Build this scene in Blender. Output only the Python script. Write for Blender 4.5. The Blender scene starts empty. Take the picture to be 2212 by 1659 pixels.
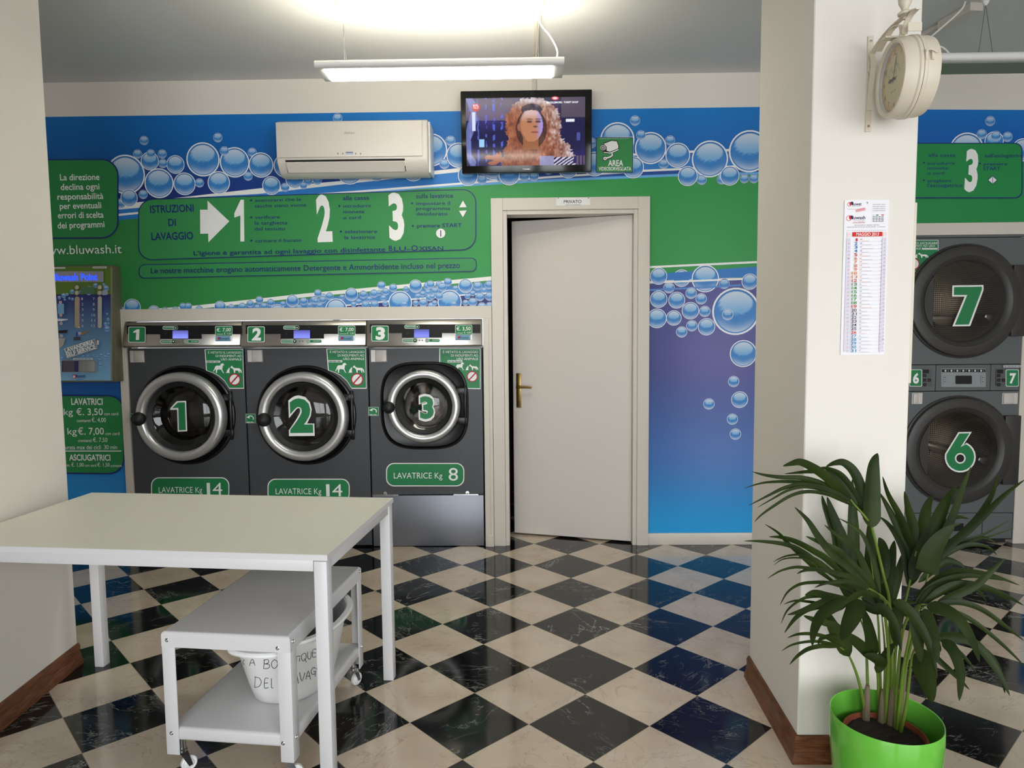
import bpy, bmesh, math, random
from mathutils import Vector, Matrix, noise
from mathutils.geometry import tessellate_polygon
V = Vector
PI = math.pi
C = bpy.context.scene.collection
sc = bpy.context.scene

# ------------------------------------------------------------------ camera, sky, daylight, exposure
FPX, PITCH, YAW, ROLL, EYE = 1500.0, 0.078, 0.0152, -0.0093, 1.40
_cy, _sy, _cp, _sp = math.cos(YAW), math.sin(YAW), math.cos(PITCH), math.sin(PITCH)
_r0 = V((_cy, _sy, 0)); FWD = V((-_sy*_cp, _cy*_cp, -_sp)); _u0 = _r0.cross(FWD)
RIGHT = _r0*math.cos(ROLL) + _u0*math.sin(ROLL); UP = _u0*math.cos(ROLL) - _r0*math.sin(ROLL)
EYEP = V((0, 0, EYE))
cam = bpy.data.cameras.new('camera'); camo = bpy.data.objects.new('camera', cam); C.objects.link(camo)
mw = Matrix.Identity(4)
for i in range(3):
    mw[i][0] = RIGHT[i]; mw[i][1] = UP[i]; mw[i][2] = -FWD[i]; mw[i][3] = EYEP[i]
camo.matrix_world = mw
cam.sensor_width = 36; cam.lens = 36*FPX/2212; cam.clip_start = 0.05
sc.camera = camo
sc.view_settings.view_transform = 'Standard'; sc.view_settings.look = 'None'
sc.view_settings.gamma = 1; sc.view_settings.use_curve_mapping = False
sc.view_settings.exposure = 0.82

w = bpy.data.worlds.new('sky'); sc.world = w; w.use_nodes = True
w.node_tree.nodes['Background'].inputs[0].default_value = (0.92, 0.95, 1.0, 1)
w.node_tree.nodes['Background'].inputs[1].default_value = 0.9


def area_light(name, loc, target, sx, sy, power, col):
    l = bpy.data.lights.new(name, 'AREA'); l.shape = 'RECTANGLE'; l.size = sx; l.size_y = sy
    l.energy = power; l.color = col
    o = bpy.data.objects.new(name, l); C.objects.link(o); o.location = loc
    o.rotation_euler = (V(target) - V(loc)).to_track_quat('-Z', 'Y').to_euler()
    return o


# daylight falling through the shop front (behind the camera)
area_light('shop_front_daylight', (1.3, -5.6, 2.0), (0.6, 4.0, 1.0), 11.0, 4.6, 530, (0.97, 0.98, 1.0))
PENDANT_UP, PENDANT_DOWN = 32.0, 10.0

# ------------------------------------------------------------------ pixel rays (photo frame 2212 x 1659) onto planes


def ray(px, py):
    return RIGHT*((px-1106)/FPX) - UP*((py-829.5)/FPX) + FWD


class Plane:
    """flat face: origin, normal n (towards the viewer); u to the right, v up"""
    def __init__(s, o, n, up=(0, 0, 1)):
        s.o = V(o); s.n = V(n).normalized(); s.v = (V(up) - s.n*V(up).dot(s.n)).normalized(); s.u = s.v.cross(s.n)

    def px(s, x, y):
        d = ray(x, y); t = (s.o-EYEP).dot(s.n)/d.dot(s.n); p = EYEP + d*t - s.o
        return (p.dot(s.u), p.dot(s.v))

    def p(s, u, v, d=0):
        return s.o + s.u*u + s.v*v + s.n*d


def onY(px, py, Y):
    d = ray(px, py); return EYEP + d*(Y/d.y)


def onX(px, py, X):
    d = ray(px, py); return EYEP + d*(X/d.x)


def onZ(px, py, Z=0):
    d = ray(px, py); return EYEP + d*((Z-EYE)/d.z)


def lin(c):
    c = c/255.0
    return c/12.92 if c <= 0.04045 else ((c+0.055)/1.055)**2.4


def rgb(r, g, b, k=1.0):
    return (min(.95, lin(r)*k), min(.95, lin(g)*k), min(.95, lin(b)*k), 1)

# ------------------------------------------------------------------ materials


def mat(name, col, rough=0.5, metal=0.0, spec=0.5, emis=None, es=0, coat=0, trans=0, bump=None):
    m = bpy.data.materials.new(name); m.use_nodes = True
    nt = m.node_tree; b = nt.nodes['Principled BSDF']
    b.inputs['Base Color'].default_value = col; b.inputs['Roughness'].default_value = rough
    b.inputs['Metallic'].default_value = metal; b.inputs['Specular IOR Level'].default_value = spec
    if emis:
        b.inputs['Emission Color'].default_value = emis; b.inputs['Emission Strength'].default_value = es
    if coat:
        b.inputs['Coat Weight'].default_value = coat; b.inputs['Coat Roughness'].default_value = 0.05
    if bump:
        n = nt.nodes.new('ShaderNodeTexNoise'); n.inputs['Scale'].default_value = bump[0]; n.inputs['Detail'].default_value = 4
        tc = nt.nodes.new('ShaderNodeTexCoord'); bu = nt.nodes.new('ShaderNodeBump')
        bu.inputs['Strength'].default_value = bump[1]; bu.inputs['Distance'].default_value = 0.002
        nt.links.new(tc.outputs['Object'], n.inputs['Vector']); nt.links.new(n.outputs['Fac'], bu.inputs['Height'])
        nt.links.new(bu.outputs['Normal'], b.inputs['Normal'])
    return m


def attr_mat(name, rough=0.4, spec=0.4, emit=0.0, noise_amt=0):
    m = mat(name, (0, 0, 0, 1) if emit else (1, 1, 1, 1), rough, spec=spec)
    nt = m.node_tree; a = nt.nodes.new('ShaderNodeAttribute'); a.attribute_name = 'col'; b = nt.nodes['Principled BSDF']
    if emit:
        nt.links.new(a.outputs['Color'], b.inputs['Emission Color']); b.inputs['Emission Strength'].default_value = emit
    else:
        nt.links.new(a.outputs['Color'], b.inputs['Base Color'])
    return m


M_ = {}
M_['wall'] = mat('wall_paint', rgb(228, 222, 213), 0.85, spec=.2, bump=(220, .08))
M_['ceil'] = mat('ceiling_paint', rgb(214, 215, 213), 0.9, spec=.15)
M_['trim'] = mat('white_lacquer', rgb(210, 203, 192), 0.35, spec=.4)
M_['door'] = mat('door_white', rgb(215, 208, 201), 0.45, spec=.4)
M_['white'] = mat('white_powder_coat', rgb(211, 209, 210), 0.35, spec=.45)
M_['tabletop'] = mat('table_laminate', rgb(225, 222, 208), 0.42, spec=.45)
M_['plastic'] = mat('white_plastic', rgb(232, 232, 230), 0.3, spec=.5)
M_['acplastic'] = mat('ac_plastic', rgb(221, 214, 205), 0.35, spec=.45)
M_['dark'] = mat('anthracite_enamel', rgb(66, 68, 72), 0.42, spec=.45)
M_['black'] = mat('black_gloss', rgb(14, 14, 15), 0.12, spec=.5)
M_['blackabs'] = mat('black_moulding', rgb(16, 16, 17), 0.3, spec=.4)
M_['alu'] = mat('satin_aluminium', rgb(208, 203, 197), 0.4, metal=.25)
M_['blackmat'] = mat('black_rubber', rgb(22, 22, 23), 0.55)
M_['steel'] = mat('brushed_steel', rgb(196, 192, 186), 0.34, metal=1)
M_['silver'] = mat('silver_ring', rgb(206, 205, 205), 0.3, metal=.75, spec=.6)
M_['chrome'] = mat('chrome', rgb(215, 215, 215), 0.12, metal=1)
M_['zinc'] = mat('zinc_sheet', rgb(138, 141, 150), 0.45, metal=.7)
M_['brass'] = mat('aged_brass', rgb(150, 125, 70), 0.3, metal=1)
M_['dryer'] = mat('dryer_enamel', rgb(92, 97, 98), 0.45, spec=.4)
M_['dryerring'] = mat('dryer_door_plastic', rgb(52, 50, 48), 0.45)
M_['cream'] = mat('cream_enamel', rgb(216, 205, 185), 0.45)
M_['wood'] = None
M_['green'] = mat('lime_plastic', rgb(106, 186, 66), 0.18, spec=.5, coat=.3)
M_['terra'] = mat('terracotta', rgb(140, 70, 45), 0.8)
M_['stem'] = mat('palm_stem', rgb(96, 120, 40), 0.5)
M_['bark'] = mat('palm_sheath', rgb(112, 98, 78), 0.9, bump=(90, .8))
M_['lens'] = mat('lamp_diffuser', (1, 1, 1, 1), .5, emis=(1, .95, .84, 1), es=PENDANT_DOWN)
M_['lensoff'] = mat('lamp_diffuser_off', rgb(120, 130, 120), .4)
M_['uplight'] = mat('lamp_tube_glow', (1, 1, 1, 1), .5, emis=(1, .93, .77, 1), es=PENDANT_UP)
M_['lampmetal'] = mat('lamp_white_metal', rgb(222, 220, 216), 0.4)
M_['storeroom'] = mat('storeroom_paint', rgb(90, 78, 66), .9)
M_['print'] = attr_mat('printed_vinyl', 0.42, .35)
M_['paper'] = attr_mat('printed_paper', 0.75, .2)
M_['screen'] = attr_mat('screen_glow', 0.12, .5, emit=.62)
M_['led'] = attr_mat('panel_glow', 0.3, .3, emit=1.0)
M_['cloth'] = attr_mat('laundry_cloth', 0.9, .1)
M_['ink'] = mat('marker_ink', rgb(35, 38, 60), .5)
M_['cable'] = mat('white_cable', rgb(225, 220, 210), .5)
M_['wire'] = mat('steel_wire', rgb(120, 120, 118), .4, metal=.8)


def wood_mat():
    m = mat('brown_wood', rgb(105, 62, 38), .4, spec=.4); nt = m.node_tree; b = nt.nodes['Principled BSDF']
    tc = nt.nodes.new('ShaderNodeTexCoord'); mp = nt.nodes.new('ShaderNodeMapping'); n = nt.nodes.new('ShaderNodeTexNoise'); r = nt.nodes.new('ShaderNodeValToRGB')
    mp.inputs['Scale'].default_value = (6, 6, 60); n.inputs['Scale'].default_value = 2.5; n.inputs['Detail'].default_value = 6
    r.color_ramp.elements[0].position = .3; r.color_ramp.elements[0].color = rgb(78, 44, 26)
    r.color_ramp.elements[1].position = .7; r.color_ramp.elements[1].color = rgb(128, 80, 50)
    L = nt.links.new
    L(tc.outputs['Object'], mp.inputs['Vector']); L(mp.outputs[0], n.inputs['Vector']); L(n.outputs['Fac'], r.inputs[0]); L(r.outputs[0], b.inputs['Base Color'])
    return m


M_['wood'] = wood_mat()


def leaf_mat(name, c1, c2, tr=.25):
    m = mat(name, c1, .5, spec=.22); nt = m.node_tree; b = nt.nodes['Principled BSDF']; L = nt.links.new
    tc = nt.nodes.new('ShaderNodeTexCoord'); n = nt.nodes.new('ShaderNodeTexNoise'); n.inputs['Scale'].default_value = 9
    r = nt.nodes.new('ShaderNodeValToRGB'); r.color_ramp.elements[0].color = c1; r.color_ramp.elements[1].color = c2
    r.color_ramp.elements[0].position = .35; r.color_ramp.elements[1].position = .7
    L(tc.outputs['Object'], n.inputs['Vector']); L(n.outputs['Fac'], r.inputs[0]); L(r.outputs[0], b.inputs['Base Color'])
    t = nt.nodes.new('ShaderNodeBsdfTranslucent'); t.inputs[0].default_value = rgb(52, 86, 14)
    mx = nt.nodes.new('ShaderNodeMixShader'); mx.inputs[0].default_value = tr
    out = nt.nodes['Material Output']
    L(b.outputs[0], mx.inputs[1]); L(t.outputs[0], mx.inputs[2]); L(mx.outputs[0], out.inputs[0])
    return m


M_['leaf'] = leaf_mat('palm_leaf', rgb(30, 42, 14), rgb(50, 62, 22))


def soil_mat():
    m = mat('potting_soil', rgb(34, 24, 18), .95, bump=(120, 1.0)); return m


M_['soil'] = soil_mat()


def glass_mat(name, tint, gl=.12):
    m = bpy.data.materials.new(name); m.use_nodes = True; nt = m.node_tree
    nt.nodes.remove(nt.nodes['Principled BSDF']); out = nt.nodes['Material Output']; L = nt.links.new
    t = nt.nodes.new('ShaderNodeBsdfTransparent'); t.inputs[0].default_value = tint
    g = nt.nodes.new('ShaderNodeBsdfGlossy'); g.inputs['Roughness'].default_value = .03
    lw = nt.nodes.new('ShaderNodeLayerWeight'); lw.inputs[0].default_value = .5
    f = nt.nodes.new('ShaderNodeMath'); f.operation = 'POWER'; f.inputs[1].default_value = 5; L(lw.outputs['Facing'], f.inputs[0])
    mx = nt.nodes.new('ShaderNodeMixShader'); ma = nt.nodes.new('ShaderNodeMath'); ma.operation = 'ADD'; ma.inputs[1].default_value = .04+gl
    L(f.outputs[0], ma.inputs[0]); L(ma.outputs[0], mx.inputs[0]); L(t.outputs[0], mx.inputs[1]); L(g.outputs[0], mx.inputs[2]); L(mx.outputs[0], out.inputs[0])
    return m


M_['glass'] = glass_mat('door_glass', (.8, .8, .8, 1), .02)
M_['clearglass'] = glass_mat('dryer_glass', (.85, .85, .85, 1), .01)
M_['pane'] = glass_mat('window_glass', (.96, .97, .97, 1), .0)
M_['clockglass'] = glass_mat('clock_glass', (.97, .97, .97, 1), .01)


def perf_mat():
    """perforated drum steel"""
    m = mat('perforated_steel', rgb(170, 160, 148), .3, metal=1); nt = m.node_tree; b = nt.nodes['Principled BSDF']; L = nt.links.new
    tc = nt.nodes.new('ShaderNodeTexCoord'); vo = nt.nodes.new('ShaderNodeTexVoronoi'); vo.inputs['Scale'].default_value = 70; vo.inputs['Randomness'].default_value = 0.0
    r = nt.nodes.new('ShaderNodeValToRGB'); r.color_ramp.interpolation = 'CONSTANT'
    r.color_ramp.elements[0].color = (.004, .004, .004, 1); r.color_ramp.elements[1].color = rgb(190, 178, 162); r.color_ramp.elements[1].position = .34
    L(tc.outputs['UV'], vo.inputs['Vector']); L(vo.outputs['Distance'], r.inputs[0]); L(r.outputs[0], b.inputs['Base Color'])
    return m


M_['perf'] = perf_mat()
M_['drumdark'] = mat('drum_steel_dark', rgb(95, 90, 86), .35, metal=1)

# floor lattice measured on the tiles
FX, FY, FTH, FHX, FHY = 0.22010, 2.15384, -0.02634, 0.21309, 0.20887


def floor_mat():
    m = bpy.data.materials.new('marble_checker'); m.use_nodes = True; nt = m.node_tree; b = nt.nodes['Principled BSDF']; L = nt.links.new
    N = nt.nodes.new

    def math_(op, a, bb=None, c=None):
        n = N('ShaderNodeMath'); n.operation = op
        for i, x in enumerate((a, bb, c)):
            if x is None: continue
            if hasattr(x, 'is_linked') or hasattr(x, 'links'): L(x, n.inputs[i])
            else: n.inputs[i].default_value = x
        return n.outputs[0]
    g = N('ShaderNodeNewGeometry'); sx = N('ShaderNodeSeparateXYZ'); L(g.outputs['Position'], sx.inputs[0])
    X = math_('SUBTRACT', sx.outputs[0], FX); Y = math_('SUBTRACT', sx.outputs[1], FY)
    ct, st = math.cos(FTH), math.sin(FTH)
    a = math_('DIVIDE', math_('ADD', math_('MULTIPLY', X, ct), math_('MULTIPLY', Y, st)), FHX)
    v = math_('DIVIDE', math_('SUBTRACT', math_('MULTIPLY', Y, ct), math_('MULTIPLY', X, st)), FHY)
    p = math_('MULTIPLY', math_('ADD', a, v), .5); q = math_('MULTIPLY', math_('SUBTRACT', v, a), .5)
    ip = math_('FLOOR', p); iq = math_('FLOOR', q); fp = math_('SUBTRACT', p, ip); fq = math_('SUBTRACT', q, iq)
    par = math_('FLOORED_MODULO', math_('ADD', ip, iq), 2.0)      # 0 black, 1 beige
    ep = math_('MINIMUM', fp, math_('SUBTRACT', 1.0, fp)); eq = math_('MINIMUM', fq, math_('SUBTRACT', 1.0, fq))
    grout = math_('LESS_THAN', math_('MINIMUM', ep, eq), .0035)
    cmb = N('ShaderNodeCombineXYZ'); L(ip, cmb.inputs[0]); L(iq, cmb.inputs[1])
    wn = N('ShaderNodeTexWhiteNoise'); wn.noise_dimensions = '2D'; L(cmb.outputs[0], wn.inputs['Vector'])
    off = N('ShaderNodeVectorMath'); off.operation = 'SCALE'; L(wn.outputs['Color'], off.inputs[0]); off.inputs['Scale'].default_value = 40
    # each tile is cut elsewhere in the block and turned its own way
    rot = N('ShaderNodeVectorRotate'); rot.rotation_type = 'Z_AXIS'; L(g.outputs['Position'], rot.inputs['Vector'])
    L(math_('MULTIPLY', math_('SUBTRACT', wn.outputs['Value'], .5), 2.4), rot.inputs['Angle'])
    pos = N('ShaderNodeVectorMath'); pos.operation = 'ADD'; L(rot.outputs[0], pos.inputs[0]); L(off.outputs[0], pos.inputs[1])

    def vein(scale, stretch, width, dist, seed):
        mp = N('ShaderNodeMapping'); L(pos.outputs[0], mp.inputs[0]); mp.inputs['Scale'].default_value = stretch; mp.inputs['Location'].default_value = (seed, seed, 0)
        n = N('ShaderNodeTexNoise'); n.inputs['Scale'].default_value = scale; n.inputs['Detail'].default_value = 7; n.inputs['Roughness'].default_value = .6; n.inputs['Distortion'].default_value = dist
        L(mp.outputs[0], n.inputs['Vector'])
        d = math_('ABSOLUTE', math_('SUBTRACT', n.outputs['Fac'], .5))
        r = N('ShaderNodeMapRange'); r.inputs['From Min'].default_value = 0; r.inputs['From Max'].default_value = width; r.inputs['To Min'].default_value = 1; r.inputs['To Max'].default_value = 0; L(d, r.inputs[0])
        return r.outputs[0]

    def cloud(scale, lo, hi):
        n = N('ShaderNodeTexNoise'); n.inputs['Scale'].default_value = scale; n.inputs['Detail'].default_value = 5; L(pos.outputs[0], n.inputs['Vector'])
        r = N('ShaderNodeMapRange'); r.inputs['From Min'].default_value = lo; r.inputs['From Max'].default_value = hi; L(n.outputs['Fac'], r.inputs[0]); return r.outputs[0]

    def mix(f, c1, c2):
        n = N('ShaderNodeMix'); n.data_type = 'RGBA'
        L(f, n.inputs['Factor'])
        for s, c in (('A', c1), ('B', c2)):
            i = [k for k in n.inputs if k.name == s and k.type == 'RGBA'][0]
            if isinstance(c, tuple): i.default_value = c
            else: L(c, i)
        return [k for k in n.outputs if k.type == 'RGBA'][0]
    vb = math_('MULTIPLY', vein(2.6, (1, 2.6, 1), .010, .6, 0), cloud(3.0, .46, .62))
    vb2 = math_('MULTIPLY', vein(6.5, (1, 2.2, 1), .016, 1.2, 7), cloud(5.0, .5, .68))
    vb = math_('MULTIPLY', math_('MINIMUM', math_('ADD', vb, math_('MULTIPLY', vb2, .7)), 1.0), .62)
    blk = mix(cloud(7, .35, .7), rgb(7, 8, 8), rgb(20, 21, 21)); blk = mix(vb, blk, rgb(190, 190, 182))
    ve = math_('MULTIPLY', vein(3.2, (1, 1.5, 1), .009, .9, 3), .38)
    bei = mix(cloud(6, .3, .7), rgb(196, 178, 158), rgb(212, 197, 178)); bei = mix(ve, bei, rgb(142, 118, 94))
    vr = N('ShaderNodeMapRange'); vr.inputs['To Min'].default_value = .93; vr.inputs['To Max'].default_value = 1.05; L(wn.outputs['Value'], vr.inputs[0])
    mul = N('ShaderNodeVectorMath'); mul.operation = 'SCALE'; L(bei, mul.inputs[0]); L(vr.outputs[0], mul.inputs['Scale'])
    col = mix(par, blk, mul.outputs[0]); col = mix(grout, col, rgb(150, 138, 112))
    L(col, b.inputs['Base Color']); b.inputs['Roughness'].default_value = .09; b.inputs['Specular IOR Level'].default_value = .55
    b.inputs['IOR'].default_value = 1.5
    return m


M_['floor'] = floor_mat()

# ------------------------------------------------------------------ mesh building


class MB:
    def __init__(s):
        s.v = []; s.f = []; s.mi = []; s.uv = {}

    def add(s, vs, fs, mi=0):
        b = len(s.v); s.v += [V(x) for x in vs]
        for f in fs:
            s.f.append([b+i for i in f]); s.mi.append(mi)
        return s

    def box(s, x0, x1, y0, y1, z0, z1, mi=0, M=None):
        vs = [V((x, y, z)) for z in (z0, z1) for y in (y0, y1) for x in (x0, x1)]
        if M is not None: vs = [M @ p for p in vs]
        return s.add(vs, [(0, 2, 3, 1), (4, 5, 7, 6), (0, 1, 5, 4), (2, 6, 7, 3), (0, 4, 6, 2), (1, 3, 7, 5)], mi)

    def prism(s, poly, f0, f1, mi=0):
        """poly: list of 2d points; f0,f1 map a point to 3d at both ends"""
        n = len(poly); vs = [f0(*p) for p in poly] + [f1(*p) for p in poly]
        tr = tessellate_polygon([[V((p[0], p[1], 0)) for p in poly]])
        fs = [tuple(t) for t in tr] + [tuple(n+i for i in reversed(t)) for t in tr]
        fs += [(i, (i+1) % n, n+(i+1) % n, n+i) for i in range(n)]
        return s.add(vs, fs, mi)

    def tube(s, pts, r, n=8, mi=0, closed=False, flat=None):
        pts = [V(p) for p in pts]; N = len(pts); rs = r if isinstance(r, (list, tuple)) else [r]*N
        t0 = (pts[1]-pts[0]).normalized(); ref = V((0, 0, 1)) if abs(t0.z) < .9 else V((1, 0, 0))
        if flat is not None: ref = V(flat[2])
        a = t0.cross(ref).normalized(); vs = []
        for i, p in enumerate(pts):
            if closed: t = (pts[(i+1) % N]-pts[i-1]).normalized()
            else: t = (pts[min(i+1, N-1)]-pts[max(i-1, 0)]).normalized()
            a = (a - t*a.dot(t)).normalized(); bb = t.cross(a)
            if flat is not None:      # strap: half width along fixed axis, half thickness across
                ax = V(flat[2]); th = t.cross(ax).normalized()
                for su, sv in ((1, 1), (-1, 1), (-1, -1), (1, -1)):
                    vs.append(p + ax*flat[0]*su + th*flat[1]*sv)
            else:
                for k in range(n):
                    an = 2*PI*k/n; vs.append(p + (a*math.cos(an) + bb*math.sin(an))*rs[i])
        if flat is not None: n = 4
        fs = []
        for i in range(N if closed else N-1):
            j = (i+1) % N
            for k in range(n):
                l = (k+1) % n; fs.append((i*n+k, i*n+l, j*n+l, j*n+k))
        if not closed:
            fs.append(tuple(range(n-1, -1, -1))); fs.append(tuple((N-1)*n+k for k in range(n)))
        return s.add(vs, fs, mi)

    def lathe(s, prof, o, axis, n=48, mi=0, sx=1, sy=1, ref=None, uvs=None):
        """prof: (radius, height along axis)"""
        o = V(o); ax = V(axis).normalized(); ref = V(ref) if ref else (V((0, 0, 1)) if abs(ax.z) < .9 else V((1, 0, 0)))
        a = ref.cross(ax).normalized(); b = ax.cross(a); vs = []; base = len(s.v)
        for r, h in prof:
            for k in range(n):
                an = 2*PI*k/n; vs.append(o + ax*h + a*(r*sx*math.cos(an)) + b*(r*sy*math.sin(an)))
        fs = []
        for i in range(len(prof)-1):
            for k in range(n):
                l = (k+1) % n; fs.append((i*n+k, i*n+l, (i+1)*n+l, (i+1)*n+k))
        return s.add(vs, fs, mi)

    def disc(s, o, n, r, seg=32, mi=0):
        o = V(o); n = V(n).normalized(); ref = V((0, 0, 1)) if abs(n.z) < .9 else V((1, 0, 0)); a = ref.cross(n).normalized(); b = n.cross(a)
        return s.add([o + (a*math.cos(2*PI*k/seg) + b*math.sin(2*PI*k/seg))*r for k in range(seg)], [tuple(range(seg))], mi)

    def plate_hole(s, pl, u0, u1, v0, v1, cu, cv, r, d=0, n=64, mi=0, shape=None):
        """flat plate on plane pl with a round (or shaped) hole"""
        angs = sorted(set([2*PI*k/n for k in range(n)] + [math.atan2(v-cv, u-cu) % (2*PI) for u in (u0, u1) for v in (v0, v1)]))
        vs = []
        for a in angs:
            c, q = math.cos(a), math.sin(a); rr = r if shape is None else shape(a)
            t = min(((u1-cu)/c if c > 1e-9 else (u0-cu)/c if c < -1e-9 else 1e9), ((v1-cv)/q if q > 1e-9 else (v0-cv)/q if q < -1e-9 else 1e9))
            vs.append(pl.p(cu+c*t, cv+q*t, d)); vs.append(pl.p(cu+c*rr, cv+q*rr, d))
        m = len(angs); fs = [(2*i, 2*((i+1) % m), 2*((i+1) % m)+1, 2*i+1) for i in range(m)]
        return s.add(vs, fs, mi)

    def build(s, name, mats, parent=None, bevel=0, seg=2, ang=35, uvcyl=None, bz=None):
        me = bpy.data.meshes.new(name); o = bpy.data.objects.new(name, me); C.objects.link(o)
        org = V((0, 0, 0))
        if parent is not None:
            o.parent = parent; q = parent
            while q is not None: org += q.location; q = q.parent
        me.from_pydata([tuple(p-org) for p in s.v], [], s.f)
        if not isinstance(mats, (list, tuple)): mats = [mats]
        for m in mats: me.materials.append(M_[m])
        me.polygons.foreach_set('material_index', s.mi)
        bm = bmesh.new(); bm.from_mesh(me)
        bmesh.ops.recalc_face_normals(bm, faces=bm.faces)
        if bevel:
            ed = [e for e in bm.edges if len(e.link_faces) == 2 and e.calc_face_angle(0) > .6 and (bz is None or all(v.co.z+org.z > bz for v in e.verts))]
            bmesh.ops.bevel(bm, geom=ed, offset=bevel, segments=seg, profile=.5, affect='EDGES', clamp_overlap=True)
        if uvcyl:
            lay = bm.loops.layers.uv.new('UVMap'); oc, ax, rr = uvcyl
            for f in bm.faces:
                fc = f.calc_center_median()
                a0 = math.atan2((fc+org-oc).z, (fc+org-oc).x)
                for lp in f.loops:
                    d = lp.vert.co+org-oc; a = math.atan2(d.z, d.x)
                    while a-a0 > PI: a -= 2*PI
                    while a-a0 < -PI: a += 2*PI
                    rad = math.hypot(d.x, d.z)
                    lay_uv = (a*rr, d.y) if abs(f.normal.y) < .7 else (d.x, d.z)
                    lp[lay].uv = lay_uv
        bm.to_mesh(me); bm.free()
        me.polygons.foreach_set('use_smooth', [True]*len(me.polygons)); me.set_sharp_from_angle(angle=math.radians(ang))
        return o


def empty(name, loc):
    o = bpy.data.objects.new(name, None); C.objects.link(o); o.location = loc; o.empty_display_size = .1
    return o


def tag(o, label, cat, group=None, kind=None):
    o['label'] = label; o['category'] = cat
    if group: o['group'] = group
    if kind: o['kind'] = kind
    return o


def struct(o, label=None):
    o['kind'] = 'structure'
    if label: o['label'] = label
    return o


# ------------------------------------------------------------------ lettering and flat print
_tc = {}


def text_geo(s, bold=0.0, spacing=1.0, shear=0.0):
    k = (s, bold, spacing, shear)
    if k in _tc: return _tc[k]
    cu = bpy.data.curves.new('t', 'FONT'); cu.body = s; cu.size = 1; cu.offset = bold; cu.resolution_u = 3; cu.space_character = spacing; cu.shear = shear
    o = bpy.data.objects.new('t', cu); C.objects.link(o); bpy.context.view_layer.update()
    me = bpy.data.meshes.new_from_object(o.evaluated_get(bpy.context.evaluated_depsgraph_get()))
    vs = [(v.co.x, v.co.y) for v in me.vertices]; fs = [tuple(p.vertices) for p in me.polygons]
    bpy.data.objects.remove(o); bpy.data.curves.remove(cu); bpy.data.meshes.remove(me)
    x0 = min(v[0] for v in vs); x1 = max(v[0] for v in vs)
    _tc[k] = ([((x-x0)/(x1-x0), y/CAP) for x, y in vs], fs, (x1-x0)/CAP)
    return _tc[k]


CAP = 1.0
_g = text_geo('H'); CAP = max(v[1] for v in _g[0]); _tc.clear()

WHITE = rgb(238, 238, 236); NAVY = rgb(24, 42, 110); PGREEN = rgb(62, 168, 92); STICK = rgb(45, 150, 92); SKYB = rgb(70, 145, 212)
BLACKP = rgb(20, 20, 22)


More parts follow.
